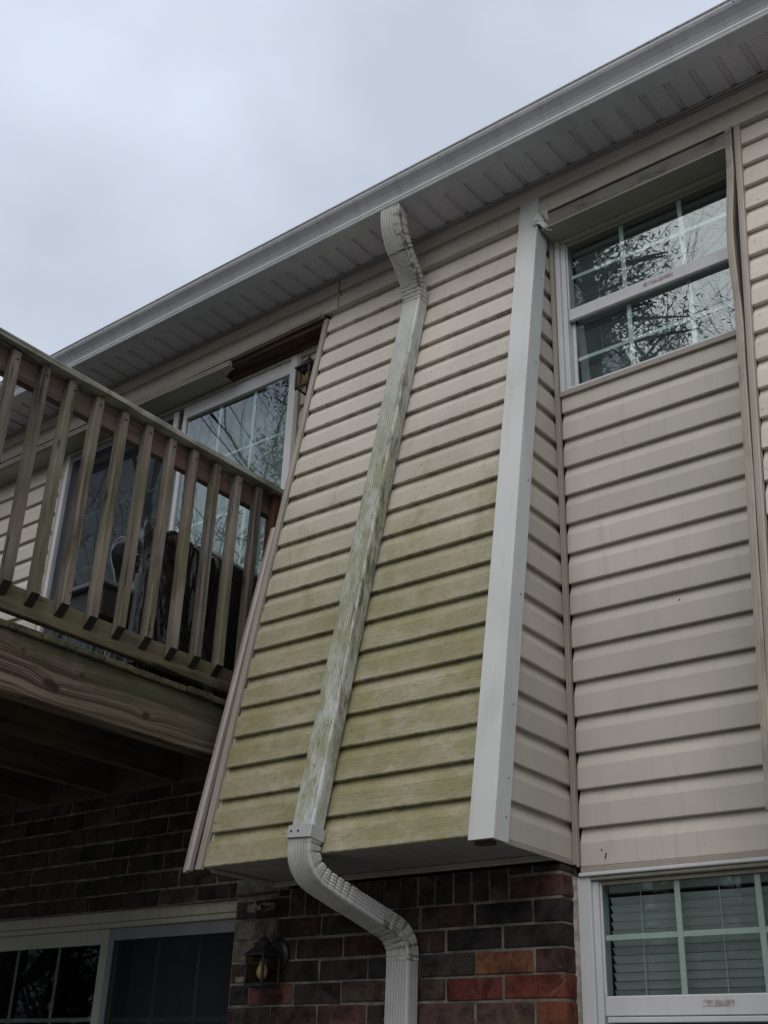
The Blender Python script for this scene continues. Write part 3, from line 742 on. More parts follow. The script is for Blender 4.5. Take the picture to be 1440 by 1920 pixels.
g.build('inside_corner_lip', 'trim_beige', ww)
G().disc((-1.63, 0.0845, 2.262), 0.0022, (0, -1, 0), 0.002, 8).build('nail_hole', 'nail', ww)
G().disc((-1.33, 0.0945, 2.975), 0.003, (0, -1, 0), 0.003, 8).build('nail_hole', 'nail', ww)
G().add([(-1.622, 0.083, 2.236), (-1.6185, 0.083, 2.236), (-1.614, 0.083, 2.252), (-1.6175, 0.083, 2.252)], [(0, 1, 2, 3)]).build('scratch', 'nail', ww)

# ------------------------------------------------------------------ left upper wall beside and behind deck
lw = thing('siding_wall', (-5.5, 0.1, 2.85), 'beige siding wall at far left beside the upper sliding door, behind the railing', 'wall')
G().box(-7.5, -4.62, 0.109, 0.16, 2.62, 4.55).build('sheathing', 'sheath', lw)
for i in range(17):
    z0 = 2.70 + i * 0.1078
    if z0 > 4.52: break
    plank(on_wall, -7.4, -4.607, z0, min(z0 + 0.1078, 4.535), 'siding_board', 'sid_right', lw, seed=160 + i, step=0.4)
G().box(-4.612, -4.597, 0.070, 0.1, 2.72, 4.521, 0.002).build('door_channel', 'trim_beige', lw)
nw = thing('siding_wall', (-2.9, 0.1, 2.85), 'narrow strip of siding between the upper sliding door and the middle bay', 'wall')
G().box(-2.995, -2.76, 0.109, 0.16, 2.62, 4.55).build('sheathing', 'sheath', nw)
for i in range(17):
    z0 = 2.745 + i * 0.1078
    plank(on_wall, -2.982, -2.778, z0, min(z0 + 0.1078, 4.54), 'siding_board', 'sid_side', nw, seed=190 + i)
G().box(-2.994, -2.972, 0.070, 0.1, 2.72, 4.522, 0.002).build('door_channel', 'trim_beige', nw)

# ------------------------------------------------------------------ band under the eave
band = thing('eave_band', (-3, 0, 4.7), 'beige siding band running under the soffit above both windows and bay', 'siding')
for (x0, x1, off) in ((-7.4, -2.706, 0.0), (-2.700, 1.2, 0.0015)):
    for (a, b) in ((4.598, 4.688), (4.688, 4.775)):
        plank(lambda x, n, z, o_=off: on_band(x, n + o_, z), x0, x1, a, b, 'band_board', 'sid_band', band, step=0.35, seed=x0 + a, wave=0.003)
G().box(-7.4, 1.2, 0.020, 0.10, 4.606, 4.80).build('sheathing', 'sheath', band)
G().box(-2.775, -1.72, -0.003, 0.05, 4.5995, 4.6055).build('closure_strip', 'sid_band', band)
G().box(-0.94, 1.2, -0.003, 0.05, 4.5995, 4.6055).build('closure_strip', 'sid_band', band)
# sagging lower lip over the door
rings = []
n = 30
for i in range(n + 1):
    x = -7.4 + (4.62) * i / n
    sg = -0.010 * math.exp(-((x + 3.6) / 0.5) ** 2) + 0.002 * nz(x * 3, 1, 1)
    rings.append([(x, -0.031, 4.575 + sg), (x, -0.031, 4.592 + sg * .6), (x, -0.008, 4.592 + sg * .6), (x, -0.008, 4.575 + sg)])
fix_normals(G().prism(rings).build('sagging_channel', 'trim_beige', band))
rings = []
for i in range(n + 1):
    x = -7.4 + (7.4 - 3.315) * i / n
    sg = -0.008 * math.exp(-((x + 3.3) / 0.35) ** 2) + 0.0015 * nz(x * 2, 4, 1)
    rings.append([(x, -0.036, 4.535 + sg), (x, -0.038, 4.543 + sg), (x, -0.030, 4.546 + sg), (x, -0.036, 4.552 + sg), (x, -0.034, 4.562 + sg), (x, -0.020, 4.562 + sg), (x, -0.016, 4.535 + sg)])
fix_normals(G().prism(rings).build('sagging_channel', 'trim_beige', band))
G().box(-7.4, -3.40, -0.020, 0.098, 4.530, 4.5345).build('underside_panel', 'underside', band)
# torn end of that panel
G().add([(-3.40, -0.03, 4.533), (-3.318, -0.03, 4.529), (-3.328, -0.012, 4.531), (-3.322, 0.002, 4.530), (-3.362, 0.012, 4.533), (-3.40, 0.03, 4.533),
         (-3.40, -0.03, 4.537), (-3.318, -0.03, 4.533), (-3.328, -0.012, 4.535), (-3.322, 0.002, 4.534), (-3.362, 0.012, 4.537), (-3.40, 0.03, 4.537)],
        [(0, 1, 2, 3, 4, 5), (11, 10, 9, 8, 7, 6), (0, 6, 7, 1), (1, 7, 8, 2), (2, 8, 9, 3), (3, 9, 10, 4), (4, 10, 11, 5)]).build('torn_panel_end', 'trim_beige', band)
G().box(-3.40, -2.775, -0.004, 0.060, 4.545, 4.585, 0.001).build('exposed_header_board', 'brownwood', band)
G().box(-3.40, -2.775, 0.0605, 0.098, 4.530, 4.585, 0.001).build('exposed_header_board', 'brownwood', band)
G().box(-2.97, -2.775, 0.074, 0.0995, 4.500, 4.5295, 0.001).build('top_channel', 'trim_beige', band)
# over the small window
G().box(-1.7005, -0.951, -0.013, -0.006, 4.523, 4.580, 0.0005).build('stained_board', 'stained', band)
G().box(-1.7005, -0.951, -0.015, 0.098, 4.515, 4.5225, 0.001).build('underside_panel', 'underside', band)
# seam of the two band boards over the bay
G().add([(-2.7055, -0.0075, 4.60), (-2.7005, -0.0075, 4.60), (-2.690, -0.0065, 4.665), (-2.6925, -0.0065, 4.665), (-2.7055, 0.0, 4.60), (-2.7005, 0.0, 4.60), (-2.690, 0.0, 4.665), (-2.6925, 0.0, 4.665)],
        [(0, 1, 2, 3), (0, 4, 5, 1), (1, 5, 6, 2), (2, 6, 7, 3), (3, 7, 4, 0)]).build('seam', 'nail', band)

# ------------------------------------------------------------------ soffit
sof = thing('soffit', (-3, -0.07, 4.78), 'grey perforated vinyl soffit under the gutter, with ribs across it', 'soffit')
x = -7.4; n = 0
while x < 1.1:
    pr = [(0.0, 4.7615), (0.018, 4.7615), (0.0225, 4.7525), (0.0900, 4.7525), (0.0925, 4.7615)]
    v = [(x + a, y, z) for y in (-0.1792, 0.009) for a, z in pr]
    k = len(pr); f = [(i, i + 1, k + i + 1, k + i) for i in range(k - 1)]
    mesh('soffit_panel', v, f, 'soffit', sof); x += 0.0925
G().box(-7.4, 1.2, -0.149, 0.012, 4.762, 4.78).build('backing', 'sheath', sof)
G().box(-7.4, 1.2, -0.016, -0.0085, 4.738, 4.7515, 0.001).build('wall_channel', 'soffit_plain', sof)
G().box(-7.4, 1.2, -0.028, -0.0165, 4.7445, 4.7518, 0.002).build('wall_channel', 'soffit_plain', sof)

# ------------------------------------------------------------------ gutter and roof
gut = thing('gutter', (-3, -0.2, 4.8), 'long weathered grey gutter along the edge of the roof', 'gutter')
def sweepx(prof, x0, x1, name, mat, parent, n=28, wv=0.002, smooth=False):
    rings = []
    for i in range(n + 1):
        x = x0 + (x1 - x0) * i / n; d = wv * nz(x * 1.3, 5, 5)
        rings.append([(x, y, z + d) for y, z in prof])
    k = len(prof); v = [p for r in rings for p in r]
    f = [(a * k + i, a * k + i + 1, (a + 1) * k + i + 1, (a + 1) * k + i) for a in range(n) for i in range(k - 1)]
    return mesh(name, v, f, mat, parent, smooth)
GZ = lambda p: [(y - (0.029 if y > -0.2 else 0.0085), 4.749 + (z - 4.762) * 1.055) for y, z in p]
prof = [(-0.151, 4.87), (-0.151, 4.762), (-0.236, 4.762), (-0.2385, 4.764), (-0.2395, 4.770), (-0.2405, 4.776), (-0.2390, 4.779), (-0.2405, 4.787), (-0.2445, 4.798), (-0.2525, 4.812), (-0.2640, 4.825), (-0.2725, 4.833), (-0.2770, 4.842), (-0.2780, 4.850), (-0.2765, 4.853)]
sweepx(GZ(prof), -7.4, 1.2, 'trough', 'gutter', gut)
sweepx(GZ([(-0.2765, 4.8535), (-0.2795, 4.854), (-0.2805, 4.859), (-0.2785, 4.8625), (-0.262, 4.862), (-0.262, 4.856)]), -7.4, 1.2, 'gritty_lip', 'gutter_lip', gut)
sweepx(GZ([(-0.2408, 4.7765), (-0.2425, 4.7785), (-0.2425, 4.7835), (-0.2408, 4.7870)]), -7.4, 1.2, 'highlight_bead', 'post', gut)  # whiter metal paints in the highlight along the gutter's lower lip
G().box(-7.4, 1.2, -0.1795, -0.15, 4.7625, 4.87).build('fascia_board', 'gutter', gut)
for x in (-6.2, -5.0, -3.95, -2.9, -1.85, -0.8, 0.2):
    G().disc((x, -0.2855, 4.836), 0.0022, (0, -1, 0), 0.002, 8).build('spike_head', 'nail', gut)
roof = thing('roof', (-3, 2, 4.9), 'low dark shingle roof behind the gutter', 'roof')
G().add([(-7.4, -0.20, 4.872), (1.2, -0.20, 4.872), (1.2, 4.5, 6.6), (-7.4, 4.5, 6.6), (-7.4, -0.20, 4.866), (1.2, -0.20, 4.866), (1.2, 4.5, 6.58), (-7.4, 4.5, 6.58)],
        [(0, 1, 2, 3), (4, 7, 6, 5), (0, 4, 5, 1), (1, 5, 6, 2), (2, 6, 7, 3), (3, 7, 4, 0)]).build('shingles', 'roof', roof)
G().add([(-7.4, 4.5, 6.6), (1.2, 4.5, 6.6), (1.2, 9.0, 4.9), (-7.4, 9.0, 4.9), (-7.4, 4.5, 6.58), (1.2, 4.5, 6.58), (1.2, 9.0, 4.88), (-7.4, 9.0, 4.88)],
        [(0, 1, 2, 3), (4, 7, 6, 5), (0, 4, 5, 1), (1, 5, 6, 2), (2, 6, 7, 3), (3, 7, 4, 0)]).build('shingles', 'roof', roof)

# ------------------------------------------------------------------ house body and rooms
body = thing('house_body', (-3, 4.4, 0), 'rear and end walls of the beige house', 'wall', kind='structure')
G().box(-7.4, -7.3, 0.17, 8.8, 0, 4.85).build('end_wall', 'sid_side', body)
G().box(1.1, 1.2, 0.17, 8.8, 0, 4.85).build('end_wall', 'sid_side', body)
G().box(-7.3, 1.1, 8.7, 8.8, 0, 4.85).build('rear_wall', 'sid_side', body)
G().box(-7.3, 1.1, 0.17, 8.7, 2.45, 2.60).build('floor_slab', 'room', body)
G().box(-7.3, 1.1, 0.17, 8.7, 4.65, 4.75).build('ceiling_slab', 'room', body)
G().box(-7.3, 1.1, 0.17, 8.7, -0.02, 0.12).build('floor_slab', 'room', body)
G().box(-7.3, 1.1, 2.6, 2.7, 0.13, 4.64).build('partition', 'room', body)
G().box(-2.45, -2.35, 0.17, 2.59, 0.13, 2.44).build('partition', 'room', body)
G().box(-2.45, -2.35, 0.17, 2.59, 2.61, 4.64).build('partition', 'room', body)
g = G(); g.box(-7.3, -4.62, 0.161, 0.169, 0.0, 4.7); g.box(-3.0, -1.72, 0.161, 0.169, 0.0, 4.7); g.box(-0.95, 1.1, 0.161, 0.169, 0.0, 4.7)
g.box(-4.62, -3.0, 0.161, 0.169, 2.20, 2.78); g.box(-4.62, -3.0, 0.161, 0.169, 4.53, 4.7)
g.box(-1.72, -0.95, 0.161, 0.169, 2.20, 3.83); g.box(-1.72, -0.95, 0.161, 0.169, 4.53, 4.7); g.box(-1.72, -0.95, 0.161, 0.169, 0.0, 1.46)
g.build('inner_front_wall', 'room', body)

# ------------------------------------------------------------------ small windows
def pane_box(x0, x1, y, z0, z1, mat, parent, name='pane'):
    return fix_normals(G().box(x0, x1, y, y + 0.003, z0, z1).build(name, mat, parent))
def hung_window(name, label, x0, x1, ztop, zmeet, zbot, jl, parent_label=None, top_open=True, grid=True):
    wnd = thing(name, ((x0 + x1) / 2, 0.1, zbot), label, 'window')
    fr = G().box(x0, jl - 0.022, 0.078, 0.150, zbot, ztop, 0.002).build('frame_jamb', 'white', wnd)
    G().box(jl - 0.0215, jl - 0.003, 0.090, 0.150, zbot, ztop - 0.012, 0.001).build('frame_jamb', 'white', wnd)
    G().box(x1 - 0.03, x1, 0.078, 0.150, zbot, ztop, 0.002).build('frame_jamb', 'white', wnd)
    G().box(jl - 0.0215, x1 - 0.0305, 0.078, 0.150, ztop - 0.010, ztop, 0.002).build('frame_head', 'white_dull', wnd)
    G().box(x0 + .03, x1 - 0.0305, 0.078, 0.150, zbot, zbot + 0.010, 0.002).build('frame_sill', 'white', wnd)
    zt = ztop - 0.0125
    # upper sash stands in front
    us = G().box(jl - 0.0025, x1 - 0.031, 0.096, 0.112, zmeet - 0.006, zmeet + 0.046, 0.003)
    us.build('meeting_rail', 'white', wnd)
    G().box(jl - 0.0025, jl + 0.003, 0.098, 0.112, zmeet + 0.0465, zt, 0.001).build('sash_stile', 'white', wnd)
    G().box(jl + 0.0035, x1 - 0.031, 0.098, 0.112, zt - 0.010, zt, 0.001).build('sash_rail', 'white_dull', wnd)
    pane_box(jl + 0.0035, x1 - 0.031, 0.1025, zmeet + 0.0465, zt - 0.0105, 'glass', wnd)
    G().box(jl - 0.0025, jl + 0.011, 0.118, 0.134, zbot + 0.0105, zmeet - 0.0065, 0.002).build('sash_stile', 'white', wnd)
    G().box(jl + 0.0115, x1 - 0.031, 0.118, 0.134, zbot + 0.0105, zbot + 0.03, 0.002).build('sash_rail', 'white', wnd)
    pane_box(jl + 0.0115, x1 - 0.031, 0.1215, zbot + 0.0305, zmeet - 0.0065, 'glass', wnd)
    return wnd
XJ = -1.659
uw = hung_window('window', 'small upper window with bare trees reflected and a worn label on its middle rail', -1.700, -0.952, 4.5145, 4.154, 3.8445, XJ)
mw = 0.0085
for (z0, z1, y) in ((4.2005, 4.491, 0.1075), (3.8755, 4.147, 0.1265)):
    xm = (-1.437, -1.209)
    for xx in xm: G().box(xx - mw, xx + mw, y, y + 0.004, z0, z1, 0.001).build('muntin', 'muntin', uw)
    zm = (z0 + z1) / 2 if z0 > 4 else 3.992
    xs_ = [XJ + 0.0115] + [q for xx in xm for q in (xx - mw - .0003, xx + mw + .0003)] + [-0.984]
    for i in range(0, 6, 2): G().box(xs_[i], xs_[i + 1], y, y + 0.004, zm - mw * .9, zm + mw * .9, 0.001).build('muntin', 'muntin', uw)
def sticker(x0, x1, y, z0, z1, parent, seed):
    n = 14; v = []; f = []
    for i in range(n + 1):
        u = i / n; x = x0 + (x1 - x0) * u
        v.append((x, y, z0 + 0.002 * nz(u * 9, seed, 0))); v.append((x, y, z1 + 0.003 * nz(u * 8, seed + 4, 0)))
        v.append((x, y + 0.0006, z0 + 0.002 * nz(u * 9, seed, 0))); v.append((x, y + 0.0006, z1 + 0.003 * nz(u * 8, seed + 4, 0)))
    for i in range(n):
        a = i * 4; f += [(a, a + 4, a + 5, a + 1), (a + 1, a + 5, a + 7, a + 3), (a, a + 2, a + 6, a + 4)]
    mesh('worn_label', v, f, 'sticker', parent)
sticker(-1.362, -1.250, 0.0952, 4.168, 4.183, uw, 3.0)
lwn = hung_window('window', 'lower white-framed window with slat blinds, beside the brick corner', -1.712, -0.952, 2.188, 1.8245, 1.46, -1.648)
for (z0, z1, y) in ((1.871, 2.165, 0.1075),):
    xm = (-1.4185, -1.189)
    for xx in xm: G().box(xx - mw, xx + mw, y, y + 0.004, z0, z1, 0.001).build('muntin', 'muntin', lwn)
    zm = 2.023
    xs_ = [-1.644] + [q for xx in xm for q in (xx - mw - .0003, xx + mw + .0003)] + [-0.984]
    for i in range(0, 6, 2): G().box(xs_[i], xs_[i + 1], y, y + 0.004, zm - mw * .9, zm + mw * .9, 0.001).build('muntin', 'muntin', lwn)
sticker(-1.365, -1.278, 0.0952, 1.840, 1.856, lwn, 9.0)
G().box(-1.640, -0.984, 0.085, 0.0955, 1.802, 1.8165, 0.002).build('screen_rail', 'white', lwn)
pane_box(-1.636, -0.984, 0.0895, 1.475, 1.8015, 'screen', lwn, 'screen')
# head trim above the lower window
G().box(-1.7015, -0.951, 0.068, 0.0995, 2.1885, 2.1990, 0.002).build('head_trim', 'white', lwn)
G().box(-1.7015, -0.951, 0.0705, 0.0995, 2.1780, 2.1882, 0.001).build('head_trim', 'white_dull', lwn) if False else None
v = []; f = []; n = 40
for i in range(n + 1):
    z = 1.46 + (2.19 - 1.46) * i / n; wv = 0.004 * nz(z * 30, 1, 1)
    v += [(-1.7185 + wv * .2, 0.060, z), (-1.7115 + wv, 0.0755, z), (-1.7115, 0.09, z)]
for i in range(n):
    a = i * 3; f += [(a, a + 3, a + 4, a + 1), (a + 1, a + 4, a + 5, a + 2)]
mesh('caulk_bead', v, f, 'caulk', lwn, True)

def blind(label, x0, x1, y, z0, z1, pitch, tilt, mat='blind'):
    b = thing('window_blind', ((x0 + x1) / 2, y, z1), label, 'blind')
    z = z1 - pitch
    c, s_ = math.cos(tilt) * 0.0125, math.sin(tilt) * 0.0125
    me = None
    while z > z0:
        if me is None:
            o = mesh('slat', [(x0, y - c, z - s_), (x1, y - c, z - s_), (x1, y, z + 0.0012), (x0, y, z + 0.0012), (x1, y + c, z + s_), (x0, y + c, z + s_)],
                     [(0, 1, 2, 3), (3, 2, 4, 5)], mat, b); me = o
        else:
            o = me.copy(); COL.objects.link(o); o.parent = b
        o.location = (0, 0, (z - z1) * S)
        z -= pitch
    G().box(x0, x1, y - 0.012, y + 0.012, z1, z1 + 0.02).build('headrail', mat, b)
    for xx in (x0 + 0.10, (x0 + x1) / 2, x1 - 0.10):
        G().tube([(xx, y - 0.014, z0), (xx, y - 0.014, z1)], 0.0012, 5).build('cord', mat, b)
    return b
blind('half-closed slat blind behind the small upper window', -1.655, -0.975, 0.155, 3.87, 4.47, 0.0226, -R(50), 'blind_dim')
blind('tilted slat blind behind the lower window by the brick corner', -1.645, -0.975, 0.155, 1.50, 2.15, 0.0226, -R(52))

# ------------------------------------------------------------------ sliding doors
def vblind(label, x0, x1, y, z0, z1, ang, pitch=0.075):
    b = thing('vertical_blind', ((x0 + x1) / 2, y, z1), label, 'blind')
    rr = random.Random(int(x1 * 100)); x = x0
    while x < x1:
        a = ang + rr.uniform(-0.25, 0.25); c, s_ = math.cos(a) * 0.036, math.sin(a) * 0.036
        v = []
        for z in (z0, z1):
            v += [(x - c, y - s_, z), (x, y - 0.004, z), (x + c, y + s_, z)]
        mesh('vane', v, [(0, 1, 4, 3), (1, 2, 5, 4)], 'vane', b); x += pitch
    G().box(x0, x1, y - 0.015, y + 0.015, z1 + 0.001, z1 + 0.03).build('headrail', 'vane', b)
    return b
ud = thing('sliding_door', (-3.8, 0.1, 2.85), 'white upper sliding glass door reflecting trees, behind the deck railing', 'door')
zb, zt = 2.86, 4.5245
G().box(-4.597, -4.572, 0.072, 0.16, zb, zt, 0.002).build('frame_jamb', 'white', ud)
G().box(-3.036, -2.995, 0.072, 0.16, zb, zt, 0.002).build('frame_jamb', 'white', ud)
G().box(-4.5715, -3.0365, 0.072, 0.16, 4.507, zt, 0.002).build('frame_head', 'white_dull', ud)
G().box(-4.5715, -3.0365, 0.072, 0.16, zb, zb + 0.03, 0.002).build('frame_sill', 'white', ud)
# right (fixed) panel
def door_panel(x0, x1, y, zlo, zhi, sl_, sr, rt, rb_, gl, mat, mun, yg, name):
    p = G().box(x0, x0 + sl_, y, y + 0.028, zlo, zhi, 0.002).build(name + '_stile', mat, ud_)
    G().box(x1 - sr, x1, y, y + 0.028, zlo, zhi, 0.002).build(name + '_stile', mat, ud_)
    G().box(x0 + sl_ + .0003, x1 - sr - .0003, y, y + 0.028, zhi - rt, zhi, 0.002).build(name + '_rail', mat, ud_)
    G().box(x0 + sl_ + .0003, x1 - sr - .0003, y, y + 0.028, zlo, zlo + rb_, 0.002).build(name + '_rail', mat, ud_)
    a, b, c, d = x0 + sl_ + .0006, x1 - sr - .0006, zlo + rb_ + .0004, zhi - rt - .0004
    pane_box(a, b, y + 0.010, c, d, gl, ud_)
    xm = [a + (b - a) / 3, a + 2 * (b - a) / 3]
    zm = mun
    for xx in xm: G().box(xx - 0.008, xx + 0.008, y + 0.0155, y + 0.0195, c, d, 0.001).build('muntin', 'muntin', ud_)
    xs2 = [a] + [q for xx in xm for q in (xx - .0083, xx + .0083)] + [b]
    for z in zm:
        for i in range(0, 6, 2): G().box(xs2[i], xs2[i + 1], y + 0.0155, y + 0.0195, z - 0.0075, z + 0.0075, 0.001).build('muntin', 'muntin', ud_)
ud_ = ud
door_panel(-3.725, -3.0368, 0.080, 2.8905, 4.5065, 0.022, 0.006, 0.066, 0.05, 'glass_door', 'white', (4.155, 3.85, 3.54, 3.23), 0, 'panel')
door_panel(-4.5712, -3.745, 0.120, 2.8905, 4.5065, 0.03, 0.045, 0.06, 0.05, 'glass_door', 'white', (4.155, 3.85, 3.54, 3.23), 0, 'panel')
# insect screen in front of the left panel
G().box(-4.560, -4.545, 0.0765, 0.088, 2.90, 4.500, 0.001).build('screen_stile', 'grey_frame', ud)
G().box(-3.790, -3.758, 0.0765, 0.088, 2.90, 4.500, 0.001).build('screen_stile', 'white', ud)
G().box(-4.5445, -3.7905, 0.0765, 0.088, 4.470, 4.500, 0.001).build('screen_rail', 'grey_frame', ud)
pane_box(-4.5445, -3.7905, 0.084, 2.92, 4.4695, 'screen', ud, 'screen')
vblind('closed vertical blinds behind the upper sliding door', -4.5, -3.05, 0.20, 2.95, 4.44, R(35))

ld = thing('sliding_door', (-3.8, 0.08, 0.15), 'cream-framed lower sliding door in the dark brick wall under the deck', 'door')
ud_ = ld
G().box(-4.60, -3.0095, 0.022, 0.12, 2.165, 2.2045, 0.002).build('head_casing', 'white_dull', ld)
G().box(-3.029, -3.0095, 0.020, 0.12, 0.13, 2.1645, 0.002).build('frame_jamb', 'white_dull', ld)
G().box(-4.60, -4.580, 0.020, 0.12, 0.13, 2.1645, 0.002).build('frame_jamb', 'white_dull', ld)
G().box(-4.5795, -3.0295, 0.026, 0.12, 2.1445, 2.1640, 0.002).build('frame_head', 'white_dull', ld)
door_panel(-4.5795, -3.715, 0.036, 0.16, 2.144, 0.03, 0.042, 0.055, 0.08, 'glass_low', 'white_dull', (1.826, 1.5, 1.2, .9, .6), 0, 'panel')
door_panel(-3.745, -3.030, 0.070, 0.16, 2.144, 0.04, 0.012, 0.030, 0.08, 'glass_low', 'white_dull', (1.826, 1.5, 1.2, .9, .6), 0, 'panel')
G().box(-3.7135, -3.685, 0.0365, 0.046, 0.16, 2.1435, 0.001).build('screen_stile', 'grey_frame', ld)
G().box(-3.6845, -3.031, 0.0365, 0.046, 2.100, 2.1435, 0.001).build('screen_rail', 'grey_frame', ld)
pane_box(-3.6845, -3.031, 0.042, 0.18, 2.0995, 'screen', ld, 'screen')
G().box(-4.58, -3.0295, 0.02, 0.12, 0.125, 0.155, 0.002).build('frame_sill', 'white_dull', ld)
vblind('dark vertical blinds behind the lower sliding door', -3.70, -3.04, 0.20, 0.2, 2.10, R(60), 0.10)

# ------------------------------------------------------------------ downspout
ds = thing('downspout', (-2.25, -0.05, 0.1), 'white mould-streaked downspout running from the gutter down the bay front', 'downspout')
def fillet(pts, rad, nf=10):
    out_ = [Vector(pts[0])]; tags = [0]
    for i in range(1, len(pts) - 1):
        a, b, c = Vector(pts[i - 1]), Vector(pts[i]), Vector(pts[i + 1])
        d1 = (a - b).normalized(); d2 = (c - b).normalized(); r = rad[i]
        for k in range(nf + 1):
            t = k / nf
            p = (b + d1 * r) * (1 - t) ** 2 + b * 2 * t * (1 - t) + (b + d2 * r) * t ** 2
            out_.append(p); tags.append(i)
    out_.append(Vector(pts[-1])); tags.append(0); return out_, tags
Pp = [(-2.248, -0.212, 4.756), (-2.248, -0.222, 4.648), (-2.250, sl(4.44) - 0.030, 4.445), (-2.380, sl(2.20) - 0.036, 2.195), (-2.250, -0.040, 2.040), (-2.250, -0.040, 0.15)]
pts, tags = fillet(Pp, [0, 0.10, 0.085, 0.085, 0.06, 0], 12)
def spout_section(wd, dp, rip=0.0034):
    per = []; r = 0.008
    def edge(a, b, ribs):
        a, b = Vector(a), Vector(b); nrm = Vector((b.y - a.y, -(b.x - a.x))).normalized()
        per.append((a, 0))
        for k in range(ribs):                                   # flat ridge, then a narrow groove
            t0 = (k + 0.5) / ribs
            for dt, dep in ((-0.16, 0), (-0.07, 1), (0.07, 1), (0.16, 0)):
                per.append((a.lerp(b, t0 + dt / ribs * 1.3) - nrm * rip * dep, dep))
        per.append((b, 0))
    hw, hd = wd / 2, dp / 2
    edge((-hw + r, -hd), (hw - r, -hd), 7); per.append((Vector((hw - r * .3, -hd + r * .3)), 0))
    edge((hw, -hd + r), (hw, hd - r), 4); per.append((Vector((hw - r * .3, hd - r * .3)), 0))
    edge((hw - r, hd), (-hw + r, hd), 2); per.append((Vector((-hw + r * .3, hd - r * .3)), 0))
    edge((-hw, hd - r), (-hw, -hd + r), 4); per.append((Vector((-hw + r * .3, -hd + r * .3)), 0))
    return [p for p, d in per]
SEC = spout_section(0.089, 0.056)
def frames(ps):
    F = []
    for i, p in enumerate(ps):
        t = (ps[min(i + 1, len(ps) - 1)] - ps[max(i - 1, 0)]).normalized()
        xa = Vector((1, 0, 0)); xa = (xa - t * xa.dot(t)).normalized()
        na = xa.cross(t)   # points outward (-Y) for downward t?
        if na.y > 0 and abs(na.y) > abs(na.z): na = -na
        F.append((p, xa, na))
    return F
def orient(F):
    # keep normal continuous
    res = []; prev = Vector((0, -1, 0))
    for p, x, n_ in F:
        if n_.dot(prev) < 0: n_ = -n_
        prev = n_; res.append((p, x, n_))
    return res
def resample(ps, step):
    o_ = [ps[0]]
    for a, b in zip(ps, ps[1:]):
        n = max(1, int((b - a).length / step))
        for i in range(1, n + 1): o_.append(a.lerp(b, i / n))
    return o_
path = resample(pts, 0.006)
F = orient(frames(path))
def sect(i0, i1, name, mat, scale=1.0, crimp=0.0, dent=0.0, period=4, inner=True, dirt=0.0, taper=0.0):
    rings = []; n = len(SEC); rr_ = random.Random(i0 * 7 + 1)
    grooves = []
    for i in range(i0, i1 + 1):
        p, x, n_ = F[i]
        ph = (i - i0) % period
        g_ = ph == period // 2 and 1 < i - i0 < i1 - i0 - 1
        grooves.append(g_)
        rr = []
        for q in SEC:
            sc = scale + taper * (1 - (i - i0) / (i1 - i0))
            if g_:
                back = (0.5 + 0.5 * (q.y / 0.028)) if inner else (0.5 - 0.5 * (q.y / 0.028))
                sc -= crimp * min(1, max(0, back * 1.3))
            d = 0.0012 * nz(p.z * 6 + q.x * 20, p.y * 9, q.y * 12) * (1 + dent)
            rr.append(p + x * (q.x * sc) + n_ * (-q.y * sc + d))
        rings.append(rr)
    G1 = G(); G1.prism(rings, True, False)
    o = G1.build(name, mat, ds)
    at = o.data.attributes.new('grime', 'FLOAT', 'POINT'); vals = []
    for a in range(len(rings)):
        gg = 1.0 if grooves[a] else 0.0
        for q in SEC:
            v = gg if (q.x > 0.016 or name in ('upper_elbow', 'wall_elbow')) else 0.0
            if dirt > 0.5 and q.x > 0.034 and q.y < -0.012: v = max(v, 0.85)
            if dirt > 0.5 and a in (0, len(rings) - 1): v = 1.0
            if dirt <= 0.5 and a >= len(rings) - 1: v = 0.8
            vals.append(v * (1 if dirt else 0))
    at.data.foreach_set('value', vals)
    return fix_normals(o)
def idx(pred):
    return [i for i, (p, x, n_) in enumerate(F) if pred(p)]
i_top = idx(lambda p: p.z > 4.47)[-1]; i_join = idx(lambda p: p.z > 4.385)[-1]
i_s = idx(lambda p: p.z > 2.30)[-1]
i_e1 = idx(lambda p: p.z > 2.122)[-1]
i_e2 = idx(lambda p: p.z > 2.078)[-1]; i_e3 = idx(lambda p: p.z > 1.965)[-1]
iA = idx(lambda p: p.z > 4.575)[-1]
sect(0, iA, 'top_elbow', 'spout_edge', 1.07, 0.06, 1.5, 5, True, 0.7)
sect(iA, i_top + 1, 'upper_offset', 'spout_edge', 1.0, 0.0, 1.0, 3, True, 0.6)
sect(i_top, i_join, 'upper_elbow', 'spout_edge', 1.0, 0.06, 1.0, 3, False, 1.0)
sp_ = sect(i_join, i_s + 3, 'slanted_pipe', 'spout', 0.985, 0, 0.5)
sect(i_s, i_e1, 'lower_elbow', 'spout_low', 1.03, 0.10, 0.5, 4, True, 0.4)
sect(i_e1, i_e2 + 1, 'offset_pipe', 'spout_clean', 1.0, 0, 0.5)
sect(i_e2, i_e3, 'wall_elbow', 'spout_edge', 1.02, 0.05, 0.5, 3, False, 0.9)
sect(i_e3 - 2, len(F) - 1, 'vertical_pipe', 'spout_clean', 0.985, 0, 0.2)
